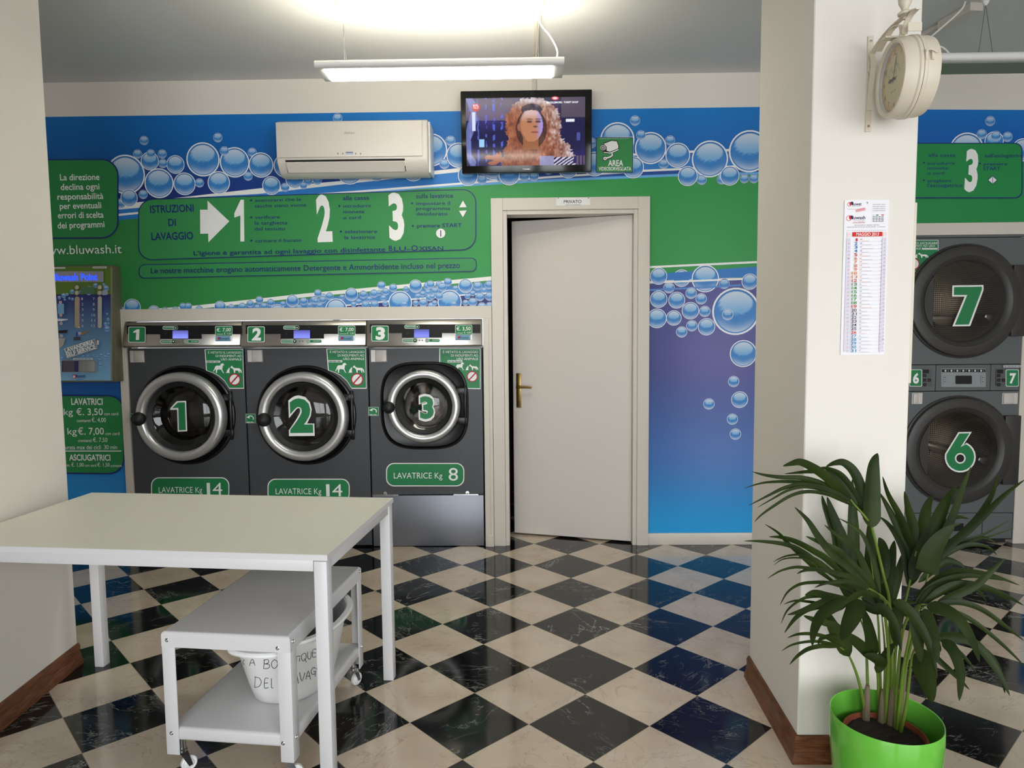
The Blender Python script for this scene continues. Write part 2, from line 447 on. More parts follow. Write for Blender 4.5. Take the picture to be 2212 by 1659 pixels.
class Print:
    """flat printed artwork on a plane; coordinates are photo pixels (tf=None -> metres on the plane)"""
    def __init__(s, pl, metric=False, step=.00012, base=.0006):
        s.pl = pl; s.metric = metric; s.v = []; s.f = []; s.c = []; s.d = base; s.step = step; s.t = (0, 0, 1, 1)

    def at(s, ox=0, oy=0, sx=1, sy=None):
        s.t = (ox, oy, sx, sx if sy is None else sy); return s

    def m(s, x, y):
        x = s.t[0]+x*s.t[2]; y = s.t[1]+y*s.t[3]
        return (x, y) if s.metric else s.pl.px(x, y)

    def raw(s, uvs, fs, cols, d=None):
        """cols: one colour, or one per vertex"""
        if d is None: s.d += s.step; d = s.d
        b = len(s.v); s.v += [s.pl.p(u, v, d) for u, v in uvs]; s.f += [[b+i for i in f] for f in fs]
        s.c += ([cols]*len(uvs) if isinstance(cols, tuple) else cols)

    def poly(s, pts, col, d=None):
        uv = [s.m(*p) for p in pts]
        tr = tessellate_polygon([[V((a, b, 0)) for a, b in uv]])
        s.raw(uv, [tuple(t) for t in tr], col, d)

    def rect(s, x0, y0, x1, y1, col): s.poly([(x0, y0), (x1, y0), (x1, y1), (x0, y1)], col)

    def rr(s, x0, y0, x1, y1, r, col, dy=0, corners=(1, 1, 1, 1)):
        """rounded rect; dy = rise of the right side in y (slanted photo lines)"""
        pts = []
        for i, (cx, cy, a0) in enumerate(((x1-r, y0+r, -90), (x1-r, y1-r, 0), (x0+r, y1-r, 90), (x0+r, y0+r, 180))):
            if corners[i]:
                for k in range(7):
                    a = math.radians(a0+15*k); pts.append((cx+r*math.cos(a), cy+r*math.sin(a)))
            else: pts.append(((x1, y0), (x1, y1), (x0, y1), (x0, y0))[i])
        s.poly([(x, y+dy*(x-x0)/(x1-x0)) for x, y in pts], col)

    def circ(s, x, y, r, col, n=28, ry=None):
        ry = ry or r; s.poly([(x+r*math.cos(2*PI*k/n), y+ry*math.sin(2*PI*k/n)) for k in range(n)], col)

    def ring(s, x, y, r, w_, col, n=32):
        pts = [s.m(x+q*math.cos(2*PI*k/n), y+q*math.sin(2*PI*k/n)) for q in (r, r-w_) for k in range(n)]
        s.raw(pts, [(k, (k+1) % n, n+(k+1) % n, n+k) for k in range(n)], col)

    def line(s, pts, w_, col):
        """polyline of width w_"""
        P = [V(p) for p in pts]; L = []; R = []
        for i, p in enumerate(P):
            t = (P[min(i+1, len(P)-1)]-P[max(i-1, 0)]); t = t/max(t.length, 1e-9); n = V((-t.y, t.x))
            L.append(tuple(p+n*w_/2)); R.append(tuple(p-n*w_/2))
        uv = [s.m(*p) for p in L+R]; n = len(P)
        s.raw(uv, [(i, i+1, n+i+1, n+i) for i in range(n-1)], col)

    def grid(s, x0, x1, ya, yb, nx, ny, fn):
        """ya, yb: functions of x or numbers; colour fn(x, y)"""
        fa = ya if callable(ya) else (lambda x: ya); fb = yb if callable(yb) else (lambda x: yb)
        uv = []; cs = []
        for j in range(ny+1):
            for i in range(nx+1):
                x = x0+(x1-x0)*i/nx; y = fa(x)+(fb(x)-fa(x))*j/ny; uv.append(s.m(x, y)); cs.append(fn(x, y))
        s.raw(uv, [(j*(nx+1)+i, j*(nx+1)+i+1, (j+1)*(nx+1)+i+1, (j+1)*(nx+1)+i) for j in range(ny) for i in range(nx)], cs)

    def text(s, t, x0, y0, x1, y1, h, col, bold=0.0, d=None, spacing=1.0, shear=0.0):
        """baseline from (x0,y0) to (x1,y1), capital height h"""
        geo, fs, asp = text_geo(t, bold, spacing, shear)
        P0 = V(s.m(x0, y0)); P1 = V(s.m(x1, y1)); H = (V(s.m(x0, y0-h))-P0).length if not s.metric else h*abs(s.t[3])
        e = P1-P0; W = e.length; e = e/W; n = V((-e.y, e.x))
        s.raw([tuple(P0+e*(x*W)+n*(y*H)) for x, y in geo], fs, col, d)

    def micro(s, x0, y0, x1, y1, h, col):
        """a line of print too small to read: word-length dashes"""
        n = max(2, int((x1-x0)/(h*3.2))); r = random.Random(int(x0*7+y0*3)); a = x0
        for k in range(n):
            b = x0+(x1-x0)*(k+1)/n; g = (x1-x0)/n*r.uniform(.12, .3); f = lambda x: y0+(y1-y0)*(x-x0)/(x1-x0)
            s.poly([(a, f(a)-h*.75), (b-g, f(b)-h*.75), (b-g, f(b)-h*.1), (a, f(a)-h*.1)], col); a = b

    def textc(s, t, cx, y, h, col, bold=0.0, wide=1.0):
        """centred text at natural width"""
        asp = text_geo(t, bold)[2]; W = asp*h*wide; s.text(t, cx-W/2, y, cx+W/2, y, h, col, bold)

    def bubble(s, x, y, r, d=None, n=None):
        C0 = V(s.m(x, y)); R = (V(s.m(x+r, y))-V(s.m(x-r, y))).length/2
        rp = r*s.t[2]; n = n or (30 if rp > 14 else 20)
        rings = [.22, .42, .58, .72, .82, .862, .885, .915, .935, 1.0] if rp > 12 else [.4, .7, .85, .9, 1.0]
        w_ = 1.0 if rp > 10 else .8
        uv = [tuple(C0)]; cs = [bub(0, 0, w_)]
        for q in rings:
            for k in range(n):
                a = 2*PI*k/n; uv.append((C0.x+R*q*math.cos(a), C0.y+R*q*math.sin(a))); cs.append(bub(q*math.cos(a), q*math.sin(a), w_))
        fs = [(0, 1+k, 1+(k+1) % n) for k in range(n)]
        for i in range(len(rings)-1):
            fs += [(1+i*n+k, 1+(i+1)*n+k, 1+(i+1)*n+(k+1) % n, 1+i*n+(k+1) % n) for k in range(n)]
        s.raw(uv, fs, cs, d)

    def merge(s, q):
        b = len(s.v); s.v += q.v; s.c += q.c; s.f += [[b+i for i in f] for f in q.f]; return s

    def build(s, name, parent=None, m='print'):
        me = bpy.data.meshes.new(name); o = bpy.data.objects.new(name, me); C.objects.link(o); org = V((0, 0, 0))
        if parent is not None:
            o.parent = parent; q = parent
            while q is not None: org += q.location; q = q.parent
        fs = []
        for f in s.f:
            if len(f) >= 3:
                a, b, c = (s.v[i] for i in f[:3])
                nrm = sum(((s.v[f[i]]-a).cross(s.v[f[i+1]]-a) for i in range(1, len(f)-1)), V((0, 0, 0)))
                fs.append(f if nrm.dot(s.pl.n) >= 0 else f[::-1])
        me.from_pydata([tuple(p-org) for p in s.v], [], fs); me.materials.append(M_[m])
        at = me.attributes.new('col', 'FLOAT_COLOR', 'POINT')
        # green printing ink is duller than the bare white vinyl
        ink = (lambda c: .66+.34*min(1, min(c[:3])/.7) if c[1] > c[2] else 1) if m == 'print' else (lambda c: 1)
        at.data.foreach_set('color', [x for c in s.c for x in (*[q*ink(c) for q in c[:3]], 1)])
        return o


def mixc(a, b, t):
    t = max(0, min(1, t)); return tuple(a[i]+(b[i]-a[i])*t for i in range(4))


B1 = rgb(52, 128, 200); B2 = rgb(206, 218, 232); B3 = rgb(30, 98, 172); B4 = rgb(120, 176, 222); BW = rgb(236, 238, 242)


def bub(x, y, w_=1):
    """printed soap bubble: white rim, blue body, pale cap and pale crescent"""
    q = math.hypot(x, y)
    if q > .925: return BW
    if q > .865: return mixc(B1, B3, .5+y*.5)
    c = mixc(B1, B3, max(0, -.2+y*.2))
    if y < -.1: c = mixc(c, B2, max(0, (-y-.25)*1.5)*max(0, (q-.45)*2.2))
    ex, ey = x/.70, (y-.36)/.47
    if ex*ex+ey*ey < 1: c = mixc(B4, B2, (y-.05)*1.25)
    return c


# ================================================================== SETTING
YW = 4.43; ZC = 2.965
b = MB(); b.add([(-4.6, -1.7, 0), (4.7, -1.7, 0), (4.7, 6.5, 0), (-4.6, 6.5, 0)], [(0, 1, 2, 3)])
b.box(-4.6, 4.7, -1.7, 6.5, -.12, -.001)
struct(b.build('floor', 'floor'), 'diagonal checkerboard floor of polished black and beige marble tiles')
b = MB(); b.box(-4.6, 4.7, -1.7, 4.6, ZC, ZC+.1); struct(b.build('ceiling', 'ceil'), 'plain white ceiling')
WX0, WX1, WZ1 = -2.535, -.235, 1.478         # washer recess
DX0, DX1, DZ1 = -.102, .716, 2.13            # door opening
RX0, RX1, RZ1 = 2.40, 3.14, 1.965            # dryer recess
b = MB()
for x0, x1, z0, z1 in ((-4.6, WX0, 0, ZC), (WX0, WX1, WZ1, ZC), (WX1, DX0, 0, ZC), (DX0, DX1, DZ1, ZC), (DX1, RX0, 0, ZC), (RX0, RX1, RZ1, ZC), (RX1, 4.7, 0, ZC)):
    b.box(x0, x1, YW, YW+.12, z0, z1)
struct(b.build('wall_back', 'wall'), 'white back wall with openings for the machines and the door')
b = MB(); b.box(-4.7, -4.6, -1.7, YW, 0, ZC); struct(b.build('wall_left', 'wall'))
b = MB(); b.box(4.7, 4.8, -1.7, YW, 0, ZC); struct(b.build('wall_right', 'wall'))
# shop front behind the camera: two big windows
b = MB()
for x0, x1, z0, z1 in ((-4.6, -1.9, 0, ZC), (3.9, 4.7, 0, ZC), (-1.9, 3.9, 2.6, ZC), (-1.9, 3.9, 0, .1), (.45, .75, .1, 2.6)):
    b.box(x0, x1, -1.8, -1.7, z0, z1)
struct(b.build('wall_front', 'wall'))
for i, (x0, x1) in enumerate(((-1.9, .45), (.75, 3.9))):
    b = MB()
    for a0, a1, c0, c1 in ((x0, x0+.06, .1, 2.6), (x1-.06, x1, .1, 2.6), (x0, x1, .1, .16), (x0, x1, 2.54, 2.6), ((x0+x1)/2-.03, (x0+x1)/2+.03, .1, 2.6)):
        b.box(a0, a1, -1.79, -1.72, c0, c1)
    f = struct(b.build('window_%d' % (i+1), 'trim'))
    b = MB(); b.box(x0+.03, x1-.03, -1.757, -1.753, .13, 2.57); b.build('pane', 'pane', f)
# storeroom behind the private door
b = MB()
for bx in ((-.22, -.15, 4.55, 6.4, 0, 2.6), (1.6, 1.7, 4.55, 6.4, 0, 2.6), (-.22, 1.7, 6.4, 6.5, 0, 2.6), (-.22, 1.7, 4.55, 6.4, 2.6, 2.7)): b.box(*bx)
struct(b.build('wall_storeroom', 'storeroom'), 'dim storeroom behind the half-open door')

# piers
PX0, PX1, PY0, PY1 = .878, 1.197, 2.16, 2.655
b = MB(); b.prism([(PX0, PY0), (PX1, PY0), (PX1, PY1+.05), (PX0+.024, PY1+.05)], lambda x, y: V((x, y, 0)), lambda x, y: V((x, y, ZC)))
struct(b.build('wall_pier_right', 'wall', bevel=.003, seg=1), 'white pier carrying the clock and the calendar')
# left pier: face runs slightly askew, like the table beside it
LA = V((-1.905, 2.835)); LB = V((-1.872, 2.29))
b = MB(); b.prism([(LA.x, LA.y), (LA.x-.45, LA.y), (LB.x-.45, LB.y), (LB.x, LB.y)], lambda x, y: V((x, y, 0)), lambda x, y: V((x, y, ZC)))
struct(b.build('wall_pier_left', 'wall', bevel=.003, seg=1), 'white pier at the left behind the table')


def skirting(name, path, mat_='wood', h=.088, t=.014, label=None):
    """moulded skirting along a ground path; material lies to the right of the path"""
    prof = [(0, 0), (t*1.5, 0), (t*1.5, .018), (t*1.1, .03), (t*.8, .055), (t*.9, h-.012), (t*.45, h), (0, h)]
    b = MB(); P = [V(p) for p in path]; rows = []
    for i, p in enumerate(P):
        d0 = (P[i]-P[i-1]).normalized() if i > 0 else None; d1 = (P[i+1]-P[i]).normalized() if i < len(P)-1 else None
        n0 = V((d0.y, -d0.x)) if d0 else None; n1 = V((d1.y, -d1.x)) if d1 else None
        n = n0 if n1 is None else n1 if n0 is None else (n0+n1)/(1+n0.dot(n1))
        rows.append([V((p.x+n.x*q, p.y+n.y*q, z)) for q, z in prof])
    k = len(prof); vs = [v for r in rows for v in r]; fs = []
    for i in range(len(rows)-1):
        fs += [(i*k+j, i*k+(j+1) % k, (i+1)*k+(j+1) % k, (i+1)*k+j) for j in range(k)]
    fs += [tuple(range(k)), tuple((len(rows)-1)*k+j for j in range(k-1, -1, -1))]
    b.add(vs, fs); return struct(b.build(name, mat_), label)


skirting('baseboard_pier_right', [(PX0+.024, PY1+.05), (PX0, PY0), (PX1, PY0)][::-1] if False else [(PX1, PY0), (PX0, PY0), (PX0+.024, PY1+.05)][::-1], label='brown wooden skirting round the clock pier')
skirting('baseboard_pier_left', [(LB.x, LB.y), (LA.x, LA.y)], label='brown wooden skirting along the left pier')
b = MB()
for x0, x1 in ((.80, RX0-.05), (RX1+.05, 4.7)): b.box(x0, x1, YW-.014, YW-.0005, 0, .078)
struct(b.build('baseboard_back', 'trim', bevel=.003), 'low white skirting under the blue wall print')
b = MB(); b.box(-4.6, -2.58, YW-.014, YW-.0005, 0, .078); struct(b.build('baseboard_back_left', 'trim', bevel=.003))

# door casing, machine surrounds
b = MB()
for x0, x1, z0, z1 in ((DX0-.088, DX0-.014, 0, DZ1+.09), (DX1+.014, DX1+.088, 0, DZ1+.09), (DX0-.0139, DX1+.0139, DZ1+.014, DZ1+.09)):
    b.box(x0, x1, YW-.022, YW-.0005, z0, z1)
for x0, x1, z0, z1 in ((DX0-.0139, DX0+.012, 0, DZ1+.0139), (DX1-.012, DX1+.0139, 0, DZ1+.0139), (DX0+.0121, DX1-.0121, DZ1-.012, DZ1+.0139)):
    b.box(x0, x1, YW-.013, YW+.119, z0, z1)
struct(b.build('trim_1', 'trim', bevel=.002, seg=1), 'white door casing')
b = MB()
for x0, x1, z0, z1 in ((WX0-.042, WX0+.006, 0, WZ1-.0041), (WX1-.012, DX0-.09, 0, WZ1-.0041), (WX0-.042, DX0-.09, WZ1-.004, 1.552)):
    b.box(x0, x1, YW-.03, YW-.0005, z0, z1)
b.box(WX1, DX0-.09, YW-.034, YW-.03, 0, .075); b.box(WX1+.022, WX1+.026, YW-.033, YW-.03, .08, WZ1-.01)
struct(b.build('trim_2', 'trim', bevel=.002, seg=1), 'white boards framing the row of washing machines')
b = MB()
for x0, x1, z0, z1 in ((RX0-.045, RX0+.004, 0, RZ1-.0041), (RX1-.002, RX1+.08, 0, RZ1-.0041), (RX0-.045, RX1+.08, RZ1-.004, 2.036)):
    b.box(x0, x1, YW-.02, YW-.0005, z0, z1)
struct(b.build('trim_3', 'trim', bevel=.002, seg=1), 'white boards framing the dryers')

# private door, ajar into the storeroom
TH = math.radians(15.5)
DM = Matrix.Translation((DX1-.014, YW+.03, 0)) @ Matrix.Rotation(-TH, 4, 'Z')
b = MB(); b.box(-.795, 0, 0, .04, .012, DZ1-.014, M=DM)
door = struct(b.build('door_1', 'door', bevel=.002, seg=1), 'white door standing ajar')
b = MB(); b.box(-.772, -.737, -.006, 0, .875, 1.108, M=DM)
hp = b.build('handle_plate', 'brass', door, bevel=.004)
b = MB()
b.tube([DM @ V(p) for p in ((-.755, -.004, 1.018), (-.755, -.045, 1.018), (-.745, -.052, 1.018), (-.70, -.05, 1.019), (-.655, -.046, 1.016))], [.009, .008, .009, .009, .007], 10)
b.build('lever', 'brass', hp)
b = MB(); b.tube([DM @ V(p) for p in ((-.755, -.0062, .917), (-.755, -.0066, .912))], .004, 8); b.build('keyhole', 'blackmat', hp)

# ================================================================== WALL PRINT (vinyl mural on the back wall)
PW = Plane((0, YW, 0), (0, -1, 0))
mural = empty('bubble_mural', (0, YW, 1.6))
tag(mural, 'blue and green bubble print covering the back wall above the washing machines', 'mural')
c0, c1, c2 = rgb(13, 122, 202), rgb(12, 100, 184), rgb(24, 44, 116)


def top_col(x, y):
    k = max(0, min(1, (x-250)/700)); f = (y-232)/170
    a = mixc(rgb(13, 114, 192), c0, k); m_ = mixc(rgb(9, 92, 166), c1, k); e = mixc(c2, rgb(16, 74, 160), k)
    return mixc(a, m_, f*1.6) if f < .62 else mixc(m_, e, (f-.62)*3)


P = Print(PW, base=.0008)
TOPX = [(40, 255.5), (110, 254), (560, 239), (995, 226), (1280, 224), (1660, 230), (1740, 232)]


def top_edge(x):
    z = 2.757; lo = P.pl.px(x, 200)[1]; hi = P.pl.px(x, 300)[1]
    return 200+100*(lo-z)/(lo-hi)


P.grid(40, 1745, top_edge, 447, 34, 15, top_col)
# mid blue under the swoosh, pale blue edge, green field
sw1 = [(40, 474), (254, 448), (299, 443), (430, 428), (560, 413.5), (760, 392), (993, 367.5), (1280, 349), (1745, 323)]
blu = rgb(40, 122, 200)
P.poly(sw1 + [(1745, 400), (40, 520)], blu)
P.poly([(1100, 372), (1391, 369), (1469, 366), (1661, 357), (1745, 353), (1745, 372), (1467, 379), (1100, 392)], rgb(24, 72, 150))
gtop = [(40, 500), (254, 476), (299, 472), (560, 444), (898, 409), (1100, 397), (1270, 389), (1467, 381), (1595, 378), (1661, 376.5), (1745, 375)]
P.poly([(x, y-5.5 if x > 850 else y) for x, y in gtop] + [(1745, 395), (1000, 428), (40, 560)], rgb(98, 168, 226))
gl, gr = rgb(60, 156, 82), rgb(56, 176, 88)


def gy(x):
    for (xa, ya), (xb, yb) in zip(gtop, gtop[1:]):
        if x <= xb: return ya+(yb-ya)*(x-xa)/(xb-xa)
    return 375


gcol = lambda x, y: mixc(gl, gr, (x-200)/900)
P.grid(40, 1062, gy, 684, 24, 4, gcol); P.grid(1062, 1404, gy, 452, 8, 2, gcol); P.grid(1404, 1745, gy, 600, 8, 3, gcol)
# white swooshes of the upper band
P.poly([(40, 466), (254, 442), (299, 437), (430, 422), (560, 407), (760, 389), (993, 363), (993, 371.5), (760, 396), (560, 419), (430, 426), (299, 449), (254, 453), (40, 479)], WHITE)
P.line([(254, 464.5), (300, 460), (560, 430), (826, 410), (997, 396.5), (1186, 383), (1391, 369), (1469, 365.5), (1661, 356), (1745, 352)], 4.5, WHITE)
P.line([(993, 366), (1280, 340), (1371, 334), (1489, 328), (1574, 324.5), (1745, 317)], 5, WHITE)
# lower bubble band over the machines
bl = rgb(70, 134, 200)
P.poly([(423, 668), (660, 645), (1062, 608), (1062, 682), (40, 700), (40, 690)], bl)
P.poly([(700, 668), (752, 660), (1062, 634), (1062, 682), (700, 684)], rgb(34, 44, 112))
P.poly([(40, 706), (423, 669), (660, 646), (1062, 610), (1062, 604), (660, 640), (423, 665)], rgb(70, 168, 92))
P.poly([(40, 690), (423, 660), (660, 634), (1062, 597), (1062, 605.5), (660, 642), (423, 668), (40, 706)], WHITE)
P.line([(745, 660), (826, 652), (990, 638), (1062, 633)], 3, WHITE)
# left strip beside the machines
P.grid(40, 284, 690, 1190, 3, 12, lambda x, y: mixc(mixc(rgb(30, 60, 130), rgb(14, 82, 160), (y-690)/120), rgb(42, 142, 214), (y-800)/270))
P.poly([(240, 672), (275, 672), (275, 700), (240, 705)], WHITE)
# right strip beside the door


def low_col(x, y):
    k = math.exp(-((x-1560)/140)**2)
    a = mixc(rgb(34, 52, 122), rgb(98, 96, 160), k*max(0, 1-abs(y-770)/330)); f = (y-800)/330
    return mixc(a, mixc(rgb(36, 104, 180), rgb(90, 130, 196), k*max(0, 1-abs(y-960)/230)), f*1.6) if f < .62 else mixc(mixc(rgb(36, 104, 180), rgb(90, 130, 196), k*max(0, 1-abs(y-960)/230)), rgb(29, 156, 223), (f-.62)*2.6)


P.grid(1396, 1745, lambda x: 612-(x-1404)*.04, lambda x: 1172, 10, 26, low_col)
P.poly([(1396, 593), (1661, 574), (1745, 569), (1745, 592), (1661, 597), (1396, 607)], rgb(40, 118, 196))
P.line([(1396, 577.5), (1661, 565), (1745, 561)], 4.5, WHITE)
P.line([(1396, 611), (1661, 600.5), (1745, 597)], 4, WHITE)
P.line([(1396, 627), (1520, 621), (1600, 616)], 4, rgb(80, 134, 206))
G = P
B = Print(PW, base=.004, step=0); _bk = [0]


def bubs(ox, oy, k, lst):
    B.at(ox, oy, k)
    for x, y, r in lst:
        _bk[0] += 1; B.bubble(x, y, r, d=.003+.00013*(_bk[0] % 24))
    B.at()


bubs(0, 200, .25316, [(1035, 945, 40), (1075, 700, 165), (1176, 525, 38), (1281, 585, 77), (1290, 522, 36), (1232, 410, 38), (1387, 525, 38), (1500, 615, 77), (1393, 607, 38), (1360, 775, 124), (1225, 870, 38), (1105, 900, 73), (1578, 780, 94), (1705, 772, 38), (1735, 572, 142), (1862, 386, 39), (1870, 770, 95), (2005, 597, 126), (1918, 500, 38), (2155, 512, 38), (2230, 620, 105), (2120, 715, 38)])
bubs(560, 180, .37975, [(150, 470, 66), (310, 515, 48), (148, 592, 25), (70, 582, 52), (278, 557, 25), (202, 545, 52), (253, 583, 20), (332, 553, 25), (515, 500, 75), (412, 515, 28), (668, 500, 55), (877, 495, 62), (447, 200, 27), (978, 380, 92), (1088, 328, 28), (1135, 410, 70), (1053, 460, 28), (1330, 480, 70), (1188, 525, 58), (1268, 548, 28), (1375, 540, 25), (1422, 520, 60), (1508, 530, 28), (1562, 530, 28), (1645, 490, 30), (1757, 480, 60), (1888, 340, 30), (1700, 430, 60)])
bubs(1270, 210, .18083, [(60, 545, 35), (80, 800, 145), (350, 510, 205), (540, 840, 128), (562, 282, 60), (748, 610, 188), (632, 455, 57), (980, 518, 58), (902, 800, 58), (1072, 695, 147), (1455, 740, 217), (1190, 945, 117), (1357, 990, 58), (1595, 985, 58), (1928, 648, 248), (1692, 940, 115), (2125, 395, 60), (1865, 975, 55), (1978, 975, 55), (2150, 900, 60)])
bubs(1030, 400, .30134, [(1302, 653, 61), (1467, 667, 62), (1637, 670, 98), (1377, 735, 40), (1773, 707, 38), (1955, 692, 58), (2105, 650, 48), (2058, 747, 55), (1535, 775, 40), (1607, 815, 40), (1303, 817, 62), (1432, 825, 60), (2095, 832, 40), (1530, 900, 62), (1633, 905, 40), (1855, 905, 170), (1797, 928, 40), (2067, 915, 40), (1290, 955, 70), (1411, 952, 55), (1540, 1008, 40), (1645, 1015, 62), (2048, 990, 38), (1467, 1052, 40), (1908, 1207, 97), (1840, 1407, 40), (1883, 1537, 60), (1663, 1568, 40), (1831, 1677, 40)])
bubs(1030, 800, .29385, [(1900, 468, 42)])
bubs(660, 590, .18535, [(0, 330, 30), (147, 235, 45), (210, 275, 38), (108, 315, 48), (122, 325, 32), (200, 312, 42), (282, 268, 45), (52, 375, 33), (167, 378, 35), (428, 280, 32), (360, 425, 128), (537, 248, 76), (675, 250, 48), (748, 302, 33), (622, 332, 33), (562, 365, 32), (703, 368, 48), (800, 238, 48), (858, 230, 33), (935, 215, 43), (886, 143, 48), (1022, 172, 48), (908, 288, 33), (805, 365, 48), (930, 352, 33), (1105, 345, 137), (1152, 362, 33), (1172, 185, 33), (1285, 152, 76), (1367, 240, 33), (1310, 270, 33), (1285, 350, 35), (1373, 345, 50), (1420, 150, 45), (1458, 133, 48), (1428, 222, 33), (1448, 285, 45), (1510, 205, 43), (1478, 275, 33), (1560, 270, 45), (1560, 135, 45), (1593, 162, 52), (1660, 105, 48), (1465, 380, 40), (1505, 348, 33), (1680, 335, 140), (1728, 360, 33), (1750, 178, 33), (1865, 148, 82), (2005, 150, 52), (2080, 200, 33), (2140, 138, 50), (1948, 237, 33), (1888, 270, 33), (1865, 345, 35), (1950, 338, 52), (2033, 275, 52), (2143, 270, 52), (2055, 390, 50), (2150, 385, 50), (630, 420, 35)])
bubs(255, 600, .18535, [(45, 375, 38), (172, 345, 98), (425, 395, 72), (553, 380, 38), (676, 375, 40), (762, 335, 42), (822, 335, 43), (950, 365, 43), (1193, 340, 70), (1323, 345, 40), (1452, 335, 45), (1543, 302, 43), (1650, 260, 45), (1625, 345, 33), (1705, 330, 40), (1782, 290, 45), (1862, 400, 90), (1925, 305, 32), (2035, 270, 73), (2165, 275, 45), (2112, 345, 33)])
G.merge(B).build('print_ground', mural)

T = Print(PW, base=.0066)
# notice panel at the left
T.rr(60, 344.5, 257.5, 516.5, 36, NAVY, dy=-1); T.rr(60, 347, 254.5, 513.5, 34, rgb(52, 158, 86), dy=-1)
for t, x0, y0, x1, y1 in (('La direzione', 131.5, 390, 216.5, 389), ('declina ogni', 133, 411, 216.5, 409.5), ('responsabilità', 126, 432, 225, 430), ('per eventuali', 131, 452, 220.5, 450), ('errori di scelta', 127, 472, 225.5, 470.5), ('dei programmi', 126.5, 494, 227.5, 491)):
    T.text(t, x0, y0, x1, y1, 13, WHITE, .012)
T.text('www.bluwash.it', 84, 550.5, 264.5, 547, 18.5, WHITE, .0)
# washing instructions
T.rr(300, 431, 1029, 563, 30, NAVY, dy=-23)
T.rr(302, 433, 1027, 561, 28.5, rgb(64, 165, 92), dy=-23)
T.rr(301.5, 571.5, 1030, 602, 12, NAVY, dy=-15); T.rr(303.3, 573.2, 1028.2, 600.2, 11, rgb(64, 165, 92), dy=-15)
T.text('ISTRUZIONI', 326, 460.5, 420, 457.5, 15.5, NAVY, .02); T.text('DI', 365.5, 488.5, 381.5, 488, 15, NAVY, .02); T.text('LAVAGGIO', 329, 519, 419, 517, 15.5, NAVY, .02)
T.poly([(433.5, 453.5), (450, 453.5), (449.5, 434), (496.5, 478.5), (451.5, 524), (451, 505), (434, 505.5)], WHITE)
T.poly([(507.5, 461), (507.5, 470.5), (520.5, 466), (520.5, 522), (529, 521.8), (528, 432), (521, 432.2)], WHITE)
T.text('2', 687, 518.5, 719.5, 517.5, 91, WHITE, .04); T.text('3', 842, 514.5, 875, 513.5, 91, WHITE, .04)
kx, ky = .37071, .37071
T.at(260, 380, kx)
for t, x0, y0, x1, y1 in (('assicurarsi che le', 788, 153, 1057, 146), ('tasche siano vuote', 785, 186, 1086, 179), ('verificare', 788, 252, 932, 249), ('la targhetta', 787, 285, 977, 283), ('del tessuto', 787, 319, 964, 317), ('caricare il bucato', 790, 389, 1060, 384), ('introdurre', 1301, 186, 1463, 184), ('monete', 1301, 220, 1424, 218), ('o card', 1300, 255, 1404, 252), ('selezionare', 1310, 335, 1498, 333), ('la lavatrice', 1309, 369, 1487, 367), ('impostare il', 1726, 172, 1923, 169), ('programma', 1725, 201, 1923, 200), ('desiderato', 1725, 232, 1908, 231)):
    T.text(t, x0, y0, x1, y1, 19, NAVY, .006)
for t, x0, y0, x1, y1, h in (('alla cassa', 1299, 143, 1452, 140, 24), ('sulla lavatrice', 1725, 132, 1940, 128, 25), ('premere START', 1730, 303, 1990, 299, 22), ("L'igiene è garantita ad ogni lavaggio con disinfettante", 432, 464, 1547, 441, 25), ('B', 1567, 439, 1588, 438, 31), ('LU-', 1596, 438.5, 1688, 437, 24), ('O', 1697, 437, 1735, 436.5, 31), ('XISAN', 1742, 437, 1883, 435, 24)):
    T.text(t, x0, y0, x1, y1, h, NAVY, .01)
T.text('Le nostre macchine erogano automaticamente Detergente e Ammorbidente incluso nel prezzo', 184, 569, 1980, 537, 32, NAVY, .006)
for x, y in ((766, 144), (767, 243), (767, 378), (1279, 177), (1287, 326), (1702, 161), (1706, 293)): T.circ(x, y, 6, NAVY, 12)
T.poly([(1975, 186), (1997, 146), (2019, 184)], WHITE); T.poly([(1975, 206), (2019, 203), (1997, 243)], WHITE)
T.circ(1868, 336, 27, WHITE); T.rect(1865.5, 318, 1871, 355, NAVY)
T.at()
# prices
T.rr(60, 851.5, 272, 1022, 34, NAVY, dy=2); T.rr(60, 854.5, 269, 1019, 32, rgb(50, 156, 86), dy=2)
T.text('LAVATRICI', 157, 873.5, 224.5, 874, 13.5, WHITE, .02)
T.text('8 kg', 122, 896, 160.5, 896, 13.5, WHITE, .0); T.text('€. 3,50', 168, 896, 225, 896, 14, WHITE, .005); T.text('con card', 228, 896.5, 258, 896.5, 6.5, WHITE)
T.text('contanti', 169, 911, 198.5, 911, 6.5, WHITE); T.text('€. 4,00', 201, 911, 232, 911, 9, WHITE)
T.text('14 kg', 122, 938, 169, 938, 14, WHITE, .0); T.text('€. 7,00', 171.5, 938, 227.5, 938, 14.5, WHITE, .005); T.text('con card', 230.5, 939, 261, 939, 6.5, WHITE)
T.text('contanti', 172, 954, 201, 954, 6.5, WHITE); T.text('€. 7,50', 204, 954, 235, 954, 9, WHITE)
T.text('durata max dei cicli  30 min', 139, 970, 256, 969.5, 9, WHITE, .0)
T.rect(139, 972.5, 265, 974.5, WHITE)
T.text('ASCIUGATRICI', 153, 993.5, 241.5, 994, 12.5, WHITE, .02)
T.text('10 min.', 130, 1007, 155.5, 1007, 6, WHITE); T.text('€. 1,00', 157.5, 1007, 184, 1007, 8, WHITE); T.text('con card', 186, 1007, 211, 1007, 5.5, WHITE); T.text('€. 1,50', 213.5, 1007, 240, 1007, 8, WHITE); T.text('contanti', 242, 1007.5, 266, 1007.5, 5.5, WHITE)
T.build('lettering', mural)

